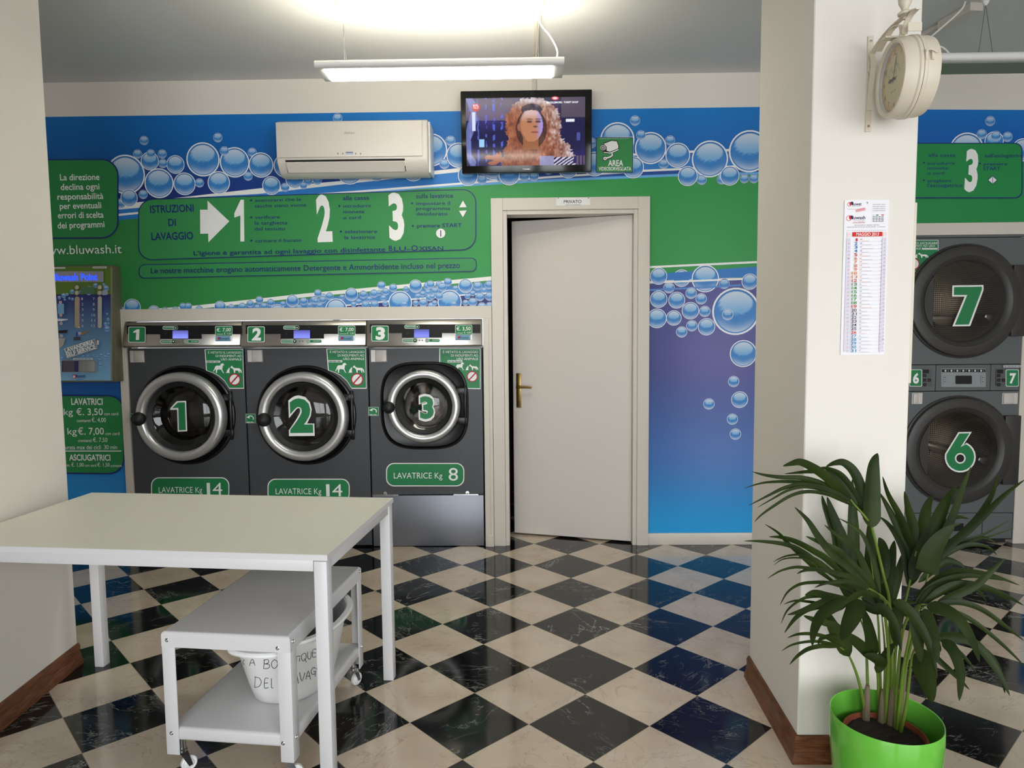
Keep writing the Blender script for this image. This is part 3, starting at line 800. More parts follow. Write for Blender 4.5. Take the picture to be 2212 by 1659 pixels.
# right-hand print over the dryers
mr = empty('bubble_mural', (2.8, YW, 2.3)); tag(mr, 'blue and green dryer instruction print on the wall above the stacked dryers', 'mural')
P = Print(PW, base=.0008)
topr = lambda x: 236.5+(x-1985)*.004
P.grid(1746, 2330, topr, 320, 10, 4, lambda x, y: mixc(rgb(16, 120, 204), rgb(12, 92, 178), (y-236)/70))
P.rect(1746, 310, 2330, 500, rgb(42, 165, 88))
P.rect(2207, 495, 2330, 1150, rgb(225, 225, 225)); P.grid(2212, 2330, 855, 1150, 2, 4, lambda x, y: rgb(40, 130, 205))
G = P
B = Print(PW, base=.003, step=.00013); B.at(1740, 0, .28937)
for x, y, r in ((1200, 1120, 128), (1376, 905, 37), (1405, 1055, 72), (1312, 1003, 37), (1418, 1015, 37), (1505, 1023, 37), (1620, 1120, 85)): B.bubble(x, y, r)
G.merge(B).build('print_ground', mr)
T = Print(PW, base=.0055)
T.rr(1760, 309, 2207.5, 429, 16, NAVY); T.rr(1762, 311, 2205, 426.5, 14.5, rgb(42, 165, 88))
T.at(1740, 0, .28937)
for t, x0, y0, x1, y1, h in (('alla cassa', 912, 1172, 1115, 1172, 25), ('introdurre', 907, 1232, 1110, 1230, 22), ('monete', 905, 1267, 1060, 1266, 22), ('o card', 905, 1305, 1030, 1304, 22), ('scegliere', 905, 1362, 1085, 1360, 22), ("l'asciugatrice", 905, 1398, 1166, 1398, 26), ("sull'asciugatrice", 1332, 1176, 1616, 1175, 26), ('premere', 1325, 1236, 1500, 1236, 22), ('START', 1322, 1272, 1448, 1272, 25)):
    T.text(t, x0, y0, x1, y1, h, NAVY, .008)
for x, y in ((880, 1216), (878, 1346), (1297, 1222)): T.circ(x, y, 7, NAVY, 12)
T.text('3', 1180, 1414, 1275, 1414, 278, WHITE, .045)
T.poly([(1353, 1346), (1390, 1314), (1428, 1346), (1390, 1378)], NAVY); T.poly([(1359, 1346), (1390, 1319), (1422, 1346), (1390, 1373)], WHITE); T.rect(1388, 1322, 1392, 1370, NAVY)
T.at(); T.build('lettering', mr)

# ================================================================== WASHING MACHINES
ANIM = {'horse': [(1600, 890), (1625, 840), (1640, 800), (1660, 786), (1722, 785), (1742, 750), (1775, 745), (1800, 778), (1772, 784), (1766, 820), (1760, 850), (1780, 900), (1795, 915), (1775, 915), (1745, 860), (1690, 850), (1670, 870), (1670, 915), (1650, 915), (1648, 860), (1640, 848), (1615, 888)],
        'cat': [(1815, 915), (1835, 908), (1850, 860), (1870, 842), (1872, 825), (1892, 825), (1892, 850), (1885, 872), (1892, 915)],
        'dog': [(1900, 820), (1932, 785), (1945, 810), (1980, 830), (2060, 832), (2095, 865), (2104, 915), (2090, 912), (2072, 875), (2060, 882), (2072, 915), (2055, 912), (2038, 872), (1990, 872), (1986, 915), (1970, 915), (1960, 860), (1940, 836)]}


def circle_panel(pl, cu, cv, r, n=48):
    return [(cu+r*math.cos(2*PI*k/n), cv+r*math.sin(2*PI*k/n)) for k in range(n)]


def ring_prof(R, t, h):
    """door ring: fat rounded bead between radius R-t and R, standing h off its base"""
    out = []
    for k in range(13):
        a = PI*k/12; out.append((R-t/2+t/2*math.cos(a), h*math.sin(a)**.7))
    return [(R, -.035)] + out + [(R-t, -.03)]


def washer(num, xl, xr, zb, dcx, dcy, ringR, beadT, bezR, bezshape, knob, label, glassR, numbox, anim, animpoly, price, kg, plaque, latch, arrow, standoff):
    YF = 4.412
    PF = Plane((0, YF, 0), (0, -1, 0))
    u0, u1 = max(PF.px(xl, 725)[0], WX0+.008)+.002, PF.px(xr, 725)[0]-.002
    cu, cv = PF.px(dcx, dcy)
    zt = PF.px((xl+xr)/2, 752)[1]
    t = empty('washing_machine', ((u0+u1)/2, YF+.35, 0)); tag(t, label, 'washing machine', 'numbered washing machines in the white surround')
    # cabinet with the door opening
    b = MB(); hole = glassR*1.02
    b.plate_hole(PF, u0, u1, zb, zt, cu, cv, hole, n=72, shape=lambda a: bezR*.96*bezshape(a))
    y1 = YF+.72
    b.add([(u0, YF, zb), (u0, YF, zt), (u0, y1, zt), (u0, y1, zb), (u1, YF, zb), (u1, YF, zt), (u1, y1, zt), (u1, y1, zb)],
          [(0, 1, 2, 3), (4, 7, 6, 5), (1, 5, 6, 2), (0, 3, 7, 4), (3, 2, 6, 7)])
    b.build('cabinet', 'dark', t)
    # sloping control panel: rounded nose below, face leaning back above
    zp0 = PF.px((xl+xr)/2, 751)[1]; zp1 = WZ1-.008
    prof = [(YF+.06, zp0+.004), (YF-.012, zp0+.004)] + [(YF-.042+.017*math.cos(a), zp0+.020+.017*math.sin(a)) for a in [-PI/2-.3*k for k in range(0, 6)]] + [(YF-.028, zp1-.035), (YF-.016, zp1-.008), (YF-.004, zp1), (YF+.06, zp1)]
    b = MB(); b.prism(prof, lambda y, z: V((u0, y, z)), lambda y, z: V((u1+.002, y, z)))
    cp = b.build('control_panel', 'steel', t, bevel=.003, seg=1, ang=50)
    pa = V((0, YF-.0585, zp0+.028)); pb = V((0, YF-.028, zp1-.035)); vdir = (pb-pa).normalized()
    PP = Plane(pa, V((0, -vdir.z, vdir.y)), vdir)
    q = Print(PP, base=.0010)
    W = xr-xl; X = lambda f: xl + W*f        # fractions of the panel width, rows in photo px
    lean = lambda x, y: x
    yo = {1: 0, 2: -.6, 3: -2.4}[num]; R = lambda y: y+yo
    q.rect(xl+4, R(703), xr-3, R(722), BLACKP)
    q.rect(X(.298), R(713), X(.65), R(732), BLACKP)
    q.build('fascia_print', cp)
    q = Print(PP, base=.0024, step=.0002); q.grid(X(.405), X(.537), R(714), R(731.5), 4, 4, lambda x, y: mixc(rgb(70, 70, 130), rgb(112, 120, 215), (y-R(714))/15))
    q.build('display', cp, 'led')
    q = Print(PP, base=.0016, step=.0002)
    nx = X(.03)
    q.rr(nx, R(706), nx+37, R(740), 3, WHITE); q.rr(nx+1.2, R(707.2), nx+35.8, R(738.8), 2.5, STICK)
    if num == 1: q.poly([(nx+11, R(716)), (nx+19, R(711.5)), (nx+24, R(711.5)), (nx+23, R(734.5)), (nx+16, R(734.5)), (nx+17, R(718.5)), (nx+10, R(719))], WHITE)
    else: q.text(str(num), nx+9, R(735), nx+29, R(735), 24, WHITE, .045)
    q.build('number_sticker', cp)
    q = Print(PP, base=.0016, step=.0002); px0 = X(.765)
    q.rr(px0, R(704.5), px0+37, R(737.5), 2.5, WHITE); q.rr(px0+.8, R(705.3), px0+36.2, R(725.5), 2, STICK)
    q.text('€. '+price, px0+3, R(716.5), px0+33.5, R(716), 7.5, WHITE, .01)
    q.text('contanti', px0+3, R(723.2), px0+17, R(723.2), 3, WHITE); q.text('€. ' + {'7,00': '7,50', '3,50': '4,00'}[price], px0+19, R(723.2), px0+34, R(723), 4, WHITE)
    q.rect(px0+1, R(726.5), px0+33, R(736.8), rgb(40, 90, 150)); q.rect(px0+1.5, R(727.8), px0+32.5, R(735.3), rgb(120, 170, 190)); q.circ(px0+8, R(731.5), 3, rgb(190, 40, 60), 14); q.text('Bluwash', px0+9, R(733), px0+30, R(733), 4, rgb(30, 50, 120), .02); q.rect(px0+9, R(733.6), px0+30, R(734.4), STICK)
    q.build('price_sticker', cp)
    for x0, x1, yy, cxp, ar in ((.325, .445, 708.5, .432, 'up'), (.305, .425, 738, .413, 'dn'), (.53, .63, 738, .52, 'no')):
        q = Print(PP, base=.0028, step=.0002)
        q.rr(X(x0)-1, R(yy-4), X(x1)+1, R(yy+4), 3.5, WHITE); q.rr(X(x0), R(yy-3), X(x1), R(yy+3), 2.8, STICK)
        q.circ(X(cxp), R(yy), 5, rgb(150, 210, 170), 16); q.circ(X(cxp), R(yy), 4, BLACKP if ar != 'no' else rgb(170, 175, 172), 16)
        if ar == 'up': q.poly([(X(cxp)-2, R(yy+1.5)), (X(cxp), R(yy-2.2)), (X(cxp)+2, R(yy+1.5))], WHITE)
        if ar == 'dn': q.poly([(X(cxp)-2, R(yy-1.5)), (X(cxp)+2, R(yy-1.5)), (X(cxp), R(yy+2.2))], WHITE)
        txt = 'SELEZIONE PROGRAMMA' if ar != 'no' else 'START'
        q.text(txt, X(x0)+2, R(yy+.8), X(x1)-6, R(yy+.8), 2, WHITE, .01) if ar != 'no' else q.text(txt, X(x0)+9, R(yy+1), X(x1)-2, R(yy+1), 2.2, WHITE, .01)
        q.build('button_sticker', cp)
    for f in (.452, .478):
        q = Print(PP, base=.0028); q.circ(X(f), R(738), 1.6, rgb(120, 120, 120), 10); q.build('push_button', cp)
    for f, yy in ((.347, 722), (.53, 708)):
        q = Print(PP, base=.0034); q.circ(X(f), R(yy), 1.6, rgb(60, 60, 60), 10); q.build('sensor_window', cp)
    # black bezel dish
    b = MB(); n = 72; rows = []
    sh = bezshape
    for rad, dep in ((1.0, 0), (.985, -.010), (.955, -.013), (.93, .004), (.80, .016), (hole/bezR*1.0, .018), (hole/bezR, .05)):
        row = []
        for k in range(n):
            a = 2*PI*k/n; s_ = sh(a) if rad > hole/bezR+.02 else 1.0
            r = bezR*rad*s_; row.append(PF.p(cu+r*math.cos(a), cv+r*math.sin(a), -dep))
        rows.append(row)
    vs = [v for r in rows for v in r]; b.add(vs, [(i*n+k, i*n+(k+1) % n, (i+1)*n+(k+1) % n, (i+1)*n+k) for i in range(len(rows)-1) for k in range(n)])
    b.build('door_bezel', 'blackabs', t)
    # door: ring, glass bowl, number, ball handle
    o = PF.p(cu, cv, standoff)
    b = MB(); b.lathe(ring_prof(ringR, beadT, beadT*.55), o, (0, -1, 0), 72)
    dr = b.build('door_ring', 'silver', t, ang=60)
    ri = ringR-beadT
    b = MB(); b.lathe([(ri+.004, -.02), (ri-.004, .004), (ri-.03, -.012), (glassR*1.02, -.03), (glassR, -.05)], o, (0, -1, 0), 72); b.build('door_gasket', 'blackmat', dr, ang=60)
    gl = MB(); gl.lathe([(glassR*1.02, -.03), (glassR*.96, -.036), (glassR*.8, -.055), (glassR*.78, -.075), (glassR*.74, -.072), (glassR*.55, -.058), (glassR*.3, -.052), (.002, -.05)], o, (0, -1, 0), 64)
    gl.build('door_glass', 'glass', dr, ang=30)
    q = Print(Plane(o+V((0, .028, 0)), (0, -1, 0)), base=.0)
    x0, y0, x1, y1 = numbox
    gcx, gcy = (x0+x1)/2, (y0+y1)/2
    if num == 1:
        pts = [(y, x) for y, x in ()]
        out = [(367.5, 882), (382, 866.5), (402, 866), (404.5, 931.5), (384, 932.5), (382.5, 885), (368, 885.5)]
        inn = [(372, 881.5), (384, 869.5), (399.5, 869), (401.5, 928.8), (386.5, 929.5), (385.2, 881), (371.5, 881.8)]
        q.poly(out, WHITE); q.poly(inn, STICK)
    else:
        q.text(str(num), x0, y1, x1, y1-.6, (y1-y0), WHITE, .085); q.text(str(num), x0+3, y1-2.6, x1-3, y1-3.2, (y1-y0)-5, STICK, .05)
    q.build('door_number', dr)
    kx_, ky_, kr = knob; c = onY(kx_, ky_, o.y-.035)
    b = MB(); b.lathe([(.001, -kr)] + [(kr*math.sin(a), -kr*math.cos(a)) for a in [PI*k/12 for k in range(1, 12)]] + [(.001, kr)], c, (0, -1, 0), 24); b.build('handle_ball', 'blackmat', dr)
    # hinge on the right of the ring
    b = MB()
    for dz in (-.11, .11):
        b.box(o.x+ringR*.86, o.x+bezR*.965, YF-.03, YF-.008, cv+dz*ringR/.27-.022, cv+dz*ringR/.27+.022)
    b.tube([(o.x+bezR*.93, YF-.02, cv-.15*ringR/.27), (o.x+bezR*.93, YF-.02, cv+.15*ringR/.27)], .011, 12); b.build('door_hinge', 'blackabs', t, bevel=.004)
    # drum
    b = MB(); dc = V((cu, YF, cv)); b.lathe([(hole, 0), (hole*.98, .09), (glassR*1.25, .12), (glassR*1.3, .13), (glassR*1.3, .55), (.002, .56)], dc, (0, 1, 0), 64)
    b.build('drum', 'drumdark', t, ang=40)
    for k in range(3):
        a = .6+2*PI*k/3; rr_ = glassR*1.2; b = MB()
        ca, sa = math.cos(a), math.sin(a)
        b.prism([(-.05, .28-.16), (.05, .12), (0, .03)], lambda x, y: V((cu+ca*(rr_+.02-y*.5)-sa*x, YF+.16, cv+sa*(rr_+.02-y*.5)+ca*x)), lambda x, y: V((cu+ca*(rr_+.02-y*.5)-sa*x, YF+.5, cv+sa*(rr_+.02-y*.5)+ca*x)))
        b.build('drum_paddle', 'steel', t)
    # latch pull
    lx0, ly0, lx1, ly1 = latch; (a0, b1), (a1, b0) = PF.px(lx0, ly0), PF.px(lx1, ly1)
    b = MB(); w_ = a1-a0
    b.box(a0, a1, YF-.003, YF+.002, b0, b1)
    b.prism([(a0+w_*.28, YF-.003), (a0+w_*.34, YF-.011), (a1-.002, YF-.013), (a1, YF-.003)], lambda x, y: V((x, y, b0+.003)), lambda x, y: V((x, y, b1-.003)))
    b.build('filter_latch', 'alu', t, bevel=.002, seg=1)
    # animal notice
    ax0, ay0, ax1, ay1 = anim; q = Print(PF, base=.0007)
    q.at(ax0, ay0, ax1-ax0, ay1-ay0)
    q.poly(animpoly, WHITE); cxm, cym = .62, .38
    q.poly([(x+(cxm-x)*.035, y+(cym-y)*.035) for x, y in animpoly], STICK)
    asc = 1.0 if num < 3 else .78
    for tx, xx0, xx1, yy in (('È VIETATO IL LAVAGGIO', .09, .94, .115), ('DI INDUMENTI AD', .285, .94, .2), ('USO ANIMALE', .42, .94, .285)): q.text(tx, xx0, yy, xx1, yy, .055, WHITE, .006)
    q.rect(.04 if num < 3 else .2, .29, .40 if num < 3 else .56, .345, rgb(210, 214, 210)); q.micro(.06 if num < 3 else .22, .332, .38 if num < 3 else .54, .332, .025, rgb(90, 100, 95))
    q.t = (ax0+(ax1-ax0)*(1-asc)*.95, ay0+(ay1-ay0)*.30*(1-asc), (ax1-ax0)*asc/690, (ay1-ay0)*asc/700)
    for kk in ANIM: q.poly([(x-1450, y-525+30) for x, y in ANIM[kk]], WHITE)
    q.at(ax0, ay0, ax1-ax0, ay1-ay0)
    rc = (.765, .765, .155) if num < 3 else (.80, .69, .135)
    q.circ(rc[0], rc[1], rc[2], rgb(170, 40, 55)); q.circ(rc[0], rc[1], rc[2]*.8, WHITE)
    q.line([(rc[0]-rc[2]*.6, rc[1]+rc[2]*.66), (rc[0]+rc[2]*.6, rc[1]-rc[2]*.66)], rc[2]*.24, rgb(170, 40, 55))
    q.build('animal_notice', t)
    # capacity plaque
    x0, y0, x1, y1 = plaque; q = Print(PF, base=.0007)
    q.rr(x0, y0, x1, y1, 17, WHITE); q.rr(x0+2, y0+2, x1-2, y1-2, 15.5, STICK)
    q.text('LAVATRICE Kg', x0+(x1-x0)*.10, y0+33.5, x0+(x1-x0)*(.72 if kg == '8' else .655), y0+33.5, 12.5, WHITE, -.004)
    if kg == '8': q.text(kg, x0+(x1-x0)*.80, y0+38, x0+(x1-x0)*.92, y0+38, 27, WHITE, .0)
    else: q.text('1', x0+(x1-x0)*.715, y0+38, x0+(x1-x0)*.757, y0+38, 26, WHITE, .0); q.text('4', x0+(x1-x0)*.79, y0+38, x0+(x1-x0)*.912, y0+38, 26, WHITE, .0)
    q.build('capacity_plaque', t)
    if arrow:
        x0, y0, x1, y1 = arrow; q = Print(PF, base=.0007); q.at(x0, y0, x1-x0, y1-y0)
        q.rect(0, 0, 1, 1, rgb(200, 225, 208)); q.rect(.04, .04, .96, .96, STICK)
        q.line([(.5+.28*math.cos(a), .5-.28*math.sin(a)) for a in [-.5+.25*k for k in range(11)]], .1, WHITE)
        q.poly([(.08, .38), (.40, .14), (.40, .5)], WHITE); q.micro(.12, .92, .88, .92, .1, WHITE)
        q.build('opening_arrow_sticker', t)
    return t


big_bez = lambda a: 1.0
a_poly = [(0, .007), (.978, -.007), (1.0, .995), (.63, .995), (.507, .807), (.362, .679), (.217, .60), (.04, .543)]
a_poly3 = [(0, .0), (1, .0), (1, 1), (.70, .995), (.64, .82), (.515, .63), (.265, .41), (0, .33)]
washer(1, 270, 525, .012, 402, 897, .283, .062, .322, big_bez, (299, 905, .044), 'washing machine with the big green 1 on its door, left end of row', .20, (367, 866, 405, 932), (442, 754, 527, 840), a_poly, '7,00', '14', (326.5, 1031, 495.5, 1081), (280, 757.5, 312.5, 783), (278, 893, 298, 914), .068)
washer(2, 527, 793, .012, 662, 897, .283, .062, .322, big_bez, (570, 907, .044), 'washing machine with the big green 2 on its door, middle of row', .20, (624, 864, 679.5, 933.5), (705, 752.6, 792, 840), a_poly, '7,00', '14', (578, 1034, 755.5, 1084), (534, 756, 568, 782), (531, 894, 552, 914), .068)
sq = lambda a: (1/max(abs(math.cos(a))**3.2+abs(math.sin(a))**3.2, .1)**(1/3.2))
w3 = washer(3, 795, 1041, .345, 917, 876.5, .232, .052, .283, sq, (840, 880.5, .038), 'smaller washing machine with a green 3 on its door, loaded with laundry', .155, (904.5, 857.5, 940.5, 904.5), (949, 752.6, 1038, 840.5), a_poly3, '3,50', '8', (834, 1000, 1003, 1050.5), (800.5, 755.5, 836, 782), (796, 879, 818, 898), .035)
# steel plinth and feet brackets of the third machine
pu0, pu1 = onY(795, 725, 4.412).x+.003, onY(1041, 725, 4.412).x-.002
b = MB(); b.box(pu0, pu1, 4.408, 5.0, .004, .338); b.build('plinth', 'zinc', w3, bevel=.003)
for px_ in (833, 1010):
    b = MB(); p = onY(px_, 1069, 4.41); b.box(p.x-.085 if px_ < 900 else p.x-.09, p.x+.085 if px_ < 900 else p.x+.07, 4.40, 4.44, .340, .346)
    b.tube([(p.x, 4.41, .345), (p.x, 4.40, .356)], .009, 12); b.tube([(p.x, 4.405, .356), (p.x, 4.398, .356)], .012, 12)
    b.build('foot_bracket', 'chrome', w3)
# laundry behind the glass of the third machine
c3 = Plane((0, 4.412, 0), (0, -1, 0)).px(917, 878); random.seed(5)
b = MB(); R3 = .150; vs = []; cs = []; N1, N2 = 40, 14
pal = [rgb(175, 165, 158), rgb(150, 140, 132), rgb(196, 190, 184), rgb(40, 60, 48), rgb(120, 96, 86), rgb(205, 196, 188), rgb(60, 50, 50), rgb(168, 160, 156)]
for j in range(N2+1):
    for i in range(N1):
        a = 2*PI*i/N1; r = R3*j/N2; x, z = r*math.cos(a), r*math.sin(a)
        nz = noise.noise(V((x*22, z*22, 1.3))) * .03 + noise.noise(V((x*55, z*55, 4.1)))*.014
        vs.append(V((c3[0]+x, 4.412+.075+.06*(j/N2)**3 - nz, c3[1]+z)))
        sw = math.atan2(z, x)*1.3+r*16+2*noise.noise(V((x*9, z*9, 7)))
        cs.append(pal[int(abs(sw)*1.25) % len(pal)])
fs = [(j*N1+i, j*N1+(i+1) % N1, (j+1)*N1+(i+1) % N1, (j+1)*N1+i) for j in range(N2) for i in range(N1)]
nb = len(vs); vs += [V((v.x, 4.412+.17, v.z)) for v in vs[-N1:]]; cs += cs[-N1:]
fs += [((N2)*N1+i, N2*N1+(i+1) % N1, nb+(i+1) % N1, nb+i) for i in range(N1)] + [tuple(nb+i for i in range(N1))]
b.add(vs, fs); lo = b.build('laundry', 'cloth'); at = lo.data.attributes.new('col', 'FLOAT_COLOR', 'POINT')
for i, v in enumerate(lo.data.vertices): at.data[i].color = cs[i]
tag(lo, 'bunched pale and dark clothes seen through the glass of machine 3', 'laundry', kind='stuff')

# ================================================================== STACKED DRYERS
YD = 4.412; PD = Plane((0, YD, 0), (0, -1, 0))
dryer = empty('stacked_dryer', (2.77, YD+.4, 0)); tag(dryer, 'grey stacked tumble dryer with doors numbered 7 above and 6 below, behind the palm', 'tumble dryer')
D0, D1 = RX0+.012, RX1-.008
dz = lambda py: PD.px(2100, py)[1]
Zs = [.03, dz(1108), dz(844.5), dz(787), dz(513), RZ1-.006]
gpx = 118.6/341.0
dc = [PD.px(2067, 972), PD.px(2081, 651)]
b = MB()
for (cu, cv), z0, z1 in ((dc[0], Zs[1], Zs[2]), (dc[1], Zs[3], Zs[4])):
    b.plate_hole(PD, D0, D1, z0+.002, z1-.002, cu, cv, .27, n=72)
y1 = YD+.9
b.add([(D0, YD, Zs[0]), (D0, YD, Zs[5]), (D0, y1, Zs[5]), (D0, y1, Zs[0]), (D1, YD, Zs[0]), (D1, YD, Zs[5]), (D1, y1, Zs[5]), (D1, y1, Zs[0])], [(0, 1, 2, 3), (4, 7, 6, 5), (1, 5, 6, 2), (0, 3, 7, 4), (3, 2, 6, 7)])
b.box(D0, D1, YD, YD+.02, Zs[4]+.002, Zs[5])
b.build('cabinet', 'dryer', dryer)
b = MB()
x3 = [D0+.001, PD.px(2021, 815)[0], PD.px(2139.5, 815)[0], D1-.001]
for a0, a1 in zip(x3, x3[1:]): b.box(a0+.0015, a1-.0015, YD-.002, YD+.02, Zs[2]+.002, Zs[3]-.002)
b.build('control_fascia', 'dryer', dryer, bevel=.002, seg=1)
b = MB(); x4 = [D0+.001, PD.px(2005, 1140)[0], PD.px(2121.5, 1140)[0], D1-.001]
for a0, a1 in zip(x4, x4[1:]): b.box(a0+.002, a1-.002, YD-.002, YD+.02, Zs[0]+.005, Zs[1]-.002)
lp = b.build('lint_drawer', 'dryer', dryer, bevel=.002, seg=1)
q = Print(PD, base=.0027); q.rr(2055, 1130, 2081, 1147, 2, BLACKP); q.build('drawer_recess', lp)
b = MB(); b.box(D0+.02, D1-.02, YD+.03, YD+.8, .0, .03); b.build('kick_base', 'blackmat', dryer)
for (cu, cv), num, bx, tp in ((dc[1], '7', (2053, 616.5, 2120, 705), 1), (dc[0], '6', (2038, 932, 2103.5, 1019.5), 0)):
    R, G = (.356, .252) if tp else (.349, .246)
    b = MB(); o = PD.p(cu, cv, 0)
    b.lathe([(R, -.001), (R, .012), (R-.008, .016), (R-.012, .014), (R-.016, .030), (R-.03, .036), (R-.072, .036), (R-.082, .030), (G+.008, .024), (G, .014), (G-.002, -.02)], o, (0, -1, 0), 96)
    dr = b.build('dryer_door', 'dryerring', dryer, ang=30)
    # flat grip side of the porthole: blanking plate with a straight edge
    xs = cu-.195
    pts = [(cu+G*1.01*math.cos(a), cv+G*1.01*math.sin(a)) for a in [PI-.67+.09*k for k in range(16)]]
    pts = [(min(x, xs), z) for x, z in pts]
    b = MB(); b.prism(pts, lambda u, v: PD.p(u, v, .022), lambda u, v: PD.p(u, v, .010)); b.build('grip_plate', 'dryerring', dr)
    b = MB(); hw = dz(577)-dz(730) if tp else dz(902)-dz(1050)
    b.prism([(cu+R*.80, cv-hw/2), (D1+.004, cv-hw/2), (D1+.004, cv+hw/2), (cu+R*.80, cv+hw/2)], lambda u, v: PD.p(u, v, .03), lambda u, v: PD.p(u, v, -.0))
    b.build('hinge_block', 'dryerring', dryer, bevel=.004)
    b = MB(); b.lathe([(G-.001, .012), (G*.85, .008), (G*.5, .003), (.002, .0)], o, (0, -1, 0), 64); b.build('door_glass', 'clearglass', dr)
    nb = Print(PD, base=.0175); x0, y0, x1, y1_ = bx
    if num == '7':
        nb.poly([(2053.5, 617), (2120.5, 616), (2120.5, 627), (2092, 704.5), (2053.5, 705), (2080, 641), (2053, 641)], WHITE)
        nb.poly([(2057, 620.5), (2117, 619.5), (2117, 626), (2089, 701), (2059, 701.5), (2085.5, 637.5), (2056.5, 637.5)], STICK)
    else:
        c, r = (2070.5, 986), 33.5
        outl = [(2066.5, 932.5), (2095.5, 932), (2077, 961)] + [(c[0]+r*math.cos(a), c[1]+r*math.sin(a)) for a in [-1.15+.28*k for k in range(17)]]
        nb.poly(outl, WHITE)
        cx_, cy_ = c; inl = [(2068.5, 935.5), (2090.5, 935), (2071.5, 964.5)] + [(c[0]+30*math.cos(a), c[1]+30*math.sin(a)) for a in [-1.15+.28*k for k in range(17)]]
        nb.poly(inl, STICK); nb.circ(2070.5, 989, 11.5, WHITE); nb.circ(2070.5, 989, 8.5, rgb(40, 38, 36))
    nb.build('door_number', dr)
    # drum behind the glass
    b = MB(); oc = PD.p(cu, cv, 0); b.lathe([(.27, 0), (.27, .1), (.33, .12), (.335, .78), (.12, .78)], oc, (0, 1, 0), 72)
    b.build('drum', 'perf', dryer, ang=40, uvcyl=(oc, None, .33))
    b = MB(); b.disc(oc+V((0, .775, 0)), (0, -1, 0), .2, 40); b.lathe([(.05, .70), (.06, .77)], oc, (0, 1, 0), 32); b.disc(oc+V((0, .70, 0)), (0, -1, 0), .05, 24); b.build('drum_back', 'drumdark', dryer)
    for k in range(3):
        a = -.35+2*PI*k/3; ca, sa = math.cos(a), math.sin(a)
        f = lambda u, h, y: V((oc.x+ca*(.33-h)-sa*u, YD+y, oc.z+sa*(.33-h)+ca*u))
        b = MB(); b.prism([(-.04, 0), (.04, 0), (.012, .075), (-.012, .075)], lambda u, h: f(u, h, .15), lambda u, h: f(u, h, .76)); b.build('drum_lifter', 'steel', dryer, bevel=.008)
# control fascia details
q = Print(PD, base=.003, step=.00015)
cpx = lambda x, y: (1900+x*.28943, 760+y*.28933)
def Q(x0, y0, x1, y1): return (*cpx(x0, y0), *cpx(x1, y1))
q.rect(*Q(458, 125, 790, 262), rgb(140, 146, 148)); q.rect(*Q(462, 130, 788, 152), BLACKP)
for k in range(7): x_, y_ = cpx(490+k*44, 141); q.circ(x_, y_, 2.2, rgb(200, 205, 205), 10); q.rect(x_+5.5, y_-2, x_+6.2, y_+2.4, rgb(170, 175, 175))
q.rr(*Q(563, 177, 685, 240), 2, BLACKP)
for x_, y_ in ((484, 190), (483, 222), (763, 190), (763, 222)):
    q.rr(*Q(x_-12, y_-13, x_+12, y_+13), 1, rgb(110, 116, 118)); q.rr(*Q(x_-10, y_-11, x_+10, y_+11), 1, rgb(150, 156, 158)); q.circ(*cpx(x_, y_), 1.2, BLACKP, 8)
for ox in (318, 869):
    q.rr(*Q(ox-6, 128, ox+68, 255), 2, rgb(84, 89, 91)); q.rect(*Q(ox, 132, ox+46, 160), BLACKP)
    for dx, dy in ((0, 165), (0, 199), (34, 199), (0, 233)): q.rr(*Q(ox+dx, dy, ox+dx+26, dy+23), .6, BLACKP); q.circ(*cpx(ox+dx+13, dy+12), 1.2, rgb(150, 50, 40), 8)
for x0, x1, t in ((215, 310, '6'), (933, 1030, '7')):
    q.rr(*Q(x0, 131, x1, 258), 3, WHITE); q.rr(*Q(x0+4, 135, x1-4, 254), 2.4, STICK)
    a = cpx(x0+26, 232); c = cpx(x1-24, 232); q.text(t, a[0], a[1], c[0], c[1], 20, WHITE, .04)
q.rect(*Q(915, 100, 1053, 116), rgb(190, 194, 194)); q.micro(*cpx(922, 112), *cpx(1046, 112), 2.2, rgb(90, 90, 90))
q.build('control_print', dryer)
for ox in (318, 869): q = Print(PD, base=.0046, step=0); q.text('PAY', *cpx(ox+3, 157), *cpx(ox+43, 157), 5.5, (.02, .9, .05, 1), .015); q.build('pay_display', dryer, 'led')
for x0, x1 in ((238, 320), (912, 1032)):
    p0, p1 = PD.px(*cpx(x0, 390)), PD.px(*cpx(x1, 306)); b = MB(); b.box(p0[0], p1[0], YD-.003, YD, p0[1], p1[1])
    b.prism([(p0[0]+.004, YD-.003), (p0[0]+.006, YD-.012), (p1[0]-.03, YD-.014), (p1[0]-.025, YD-.003)], lambda x, y: V((x, y, p0[1]+.004)), lambda x, y: V((x, y, p1[1]-.004)))
    b.build('filter_latch', 'alu', dryer, bevel=.001, seg=1)
q = Print(PD, base=.001, step=.00015)
fx = lambda x, y: (1760+x*.24107, 400+y*.24112)
npoly = [(760, 492), (1107, 492), (1107, 592), (1040, 640), (985, 700), (938, 775), (760, 775)]
q.poly([fx(*p) for p in npoly], WHITE); q.poly([fx(930+(x-930)*.985-2, 640+(y-640)*.975) for x, y in npoly], STICK)
q.text('È VIETATO ASCIUGARE', *fx(790, 529), *fx(1097, 529), 4.6, WHITE); q.text('INDUMENTI AD USO', *fx(800, 553), *fx(1075, 553), 4.6, WHITE); q.text('ANIMALE', *fx(840, 577), *fx(948, 577), 4.6, WHITE)
q.rect(*fx(958, 562), *fx(1096, 578), rgb(215, 218, 215))
for kk in ANIM: q.poly([fx(780+(x-1600)*.47, 605+(y-785)*.36) for x, y in ANIM[kk]], WHITE)
q.circ(*fx(885, 705), 13, rgb(170, 40, 55)); q.circ(*fx(885, 705), 10.5, WHITE)
q.build('animal_notice', dryer)

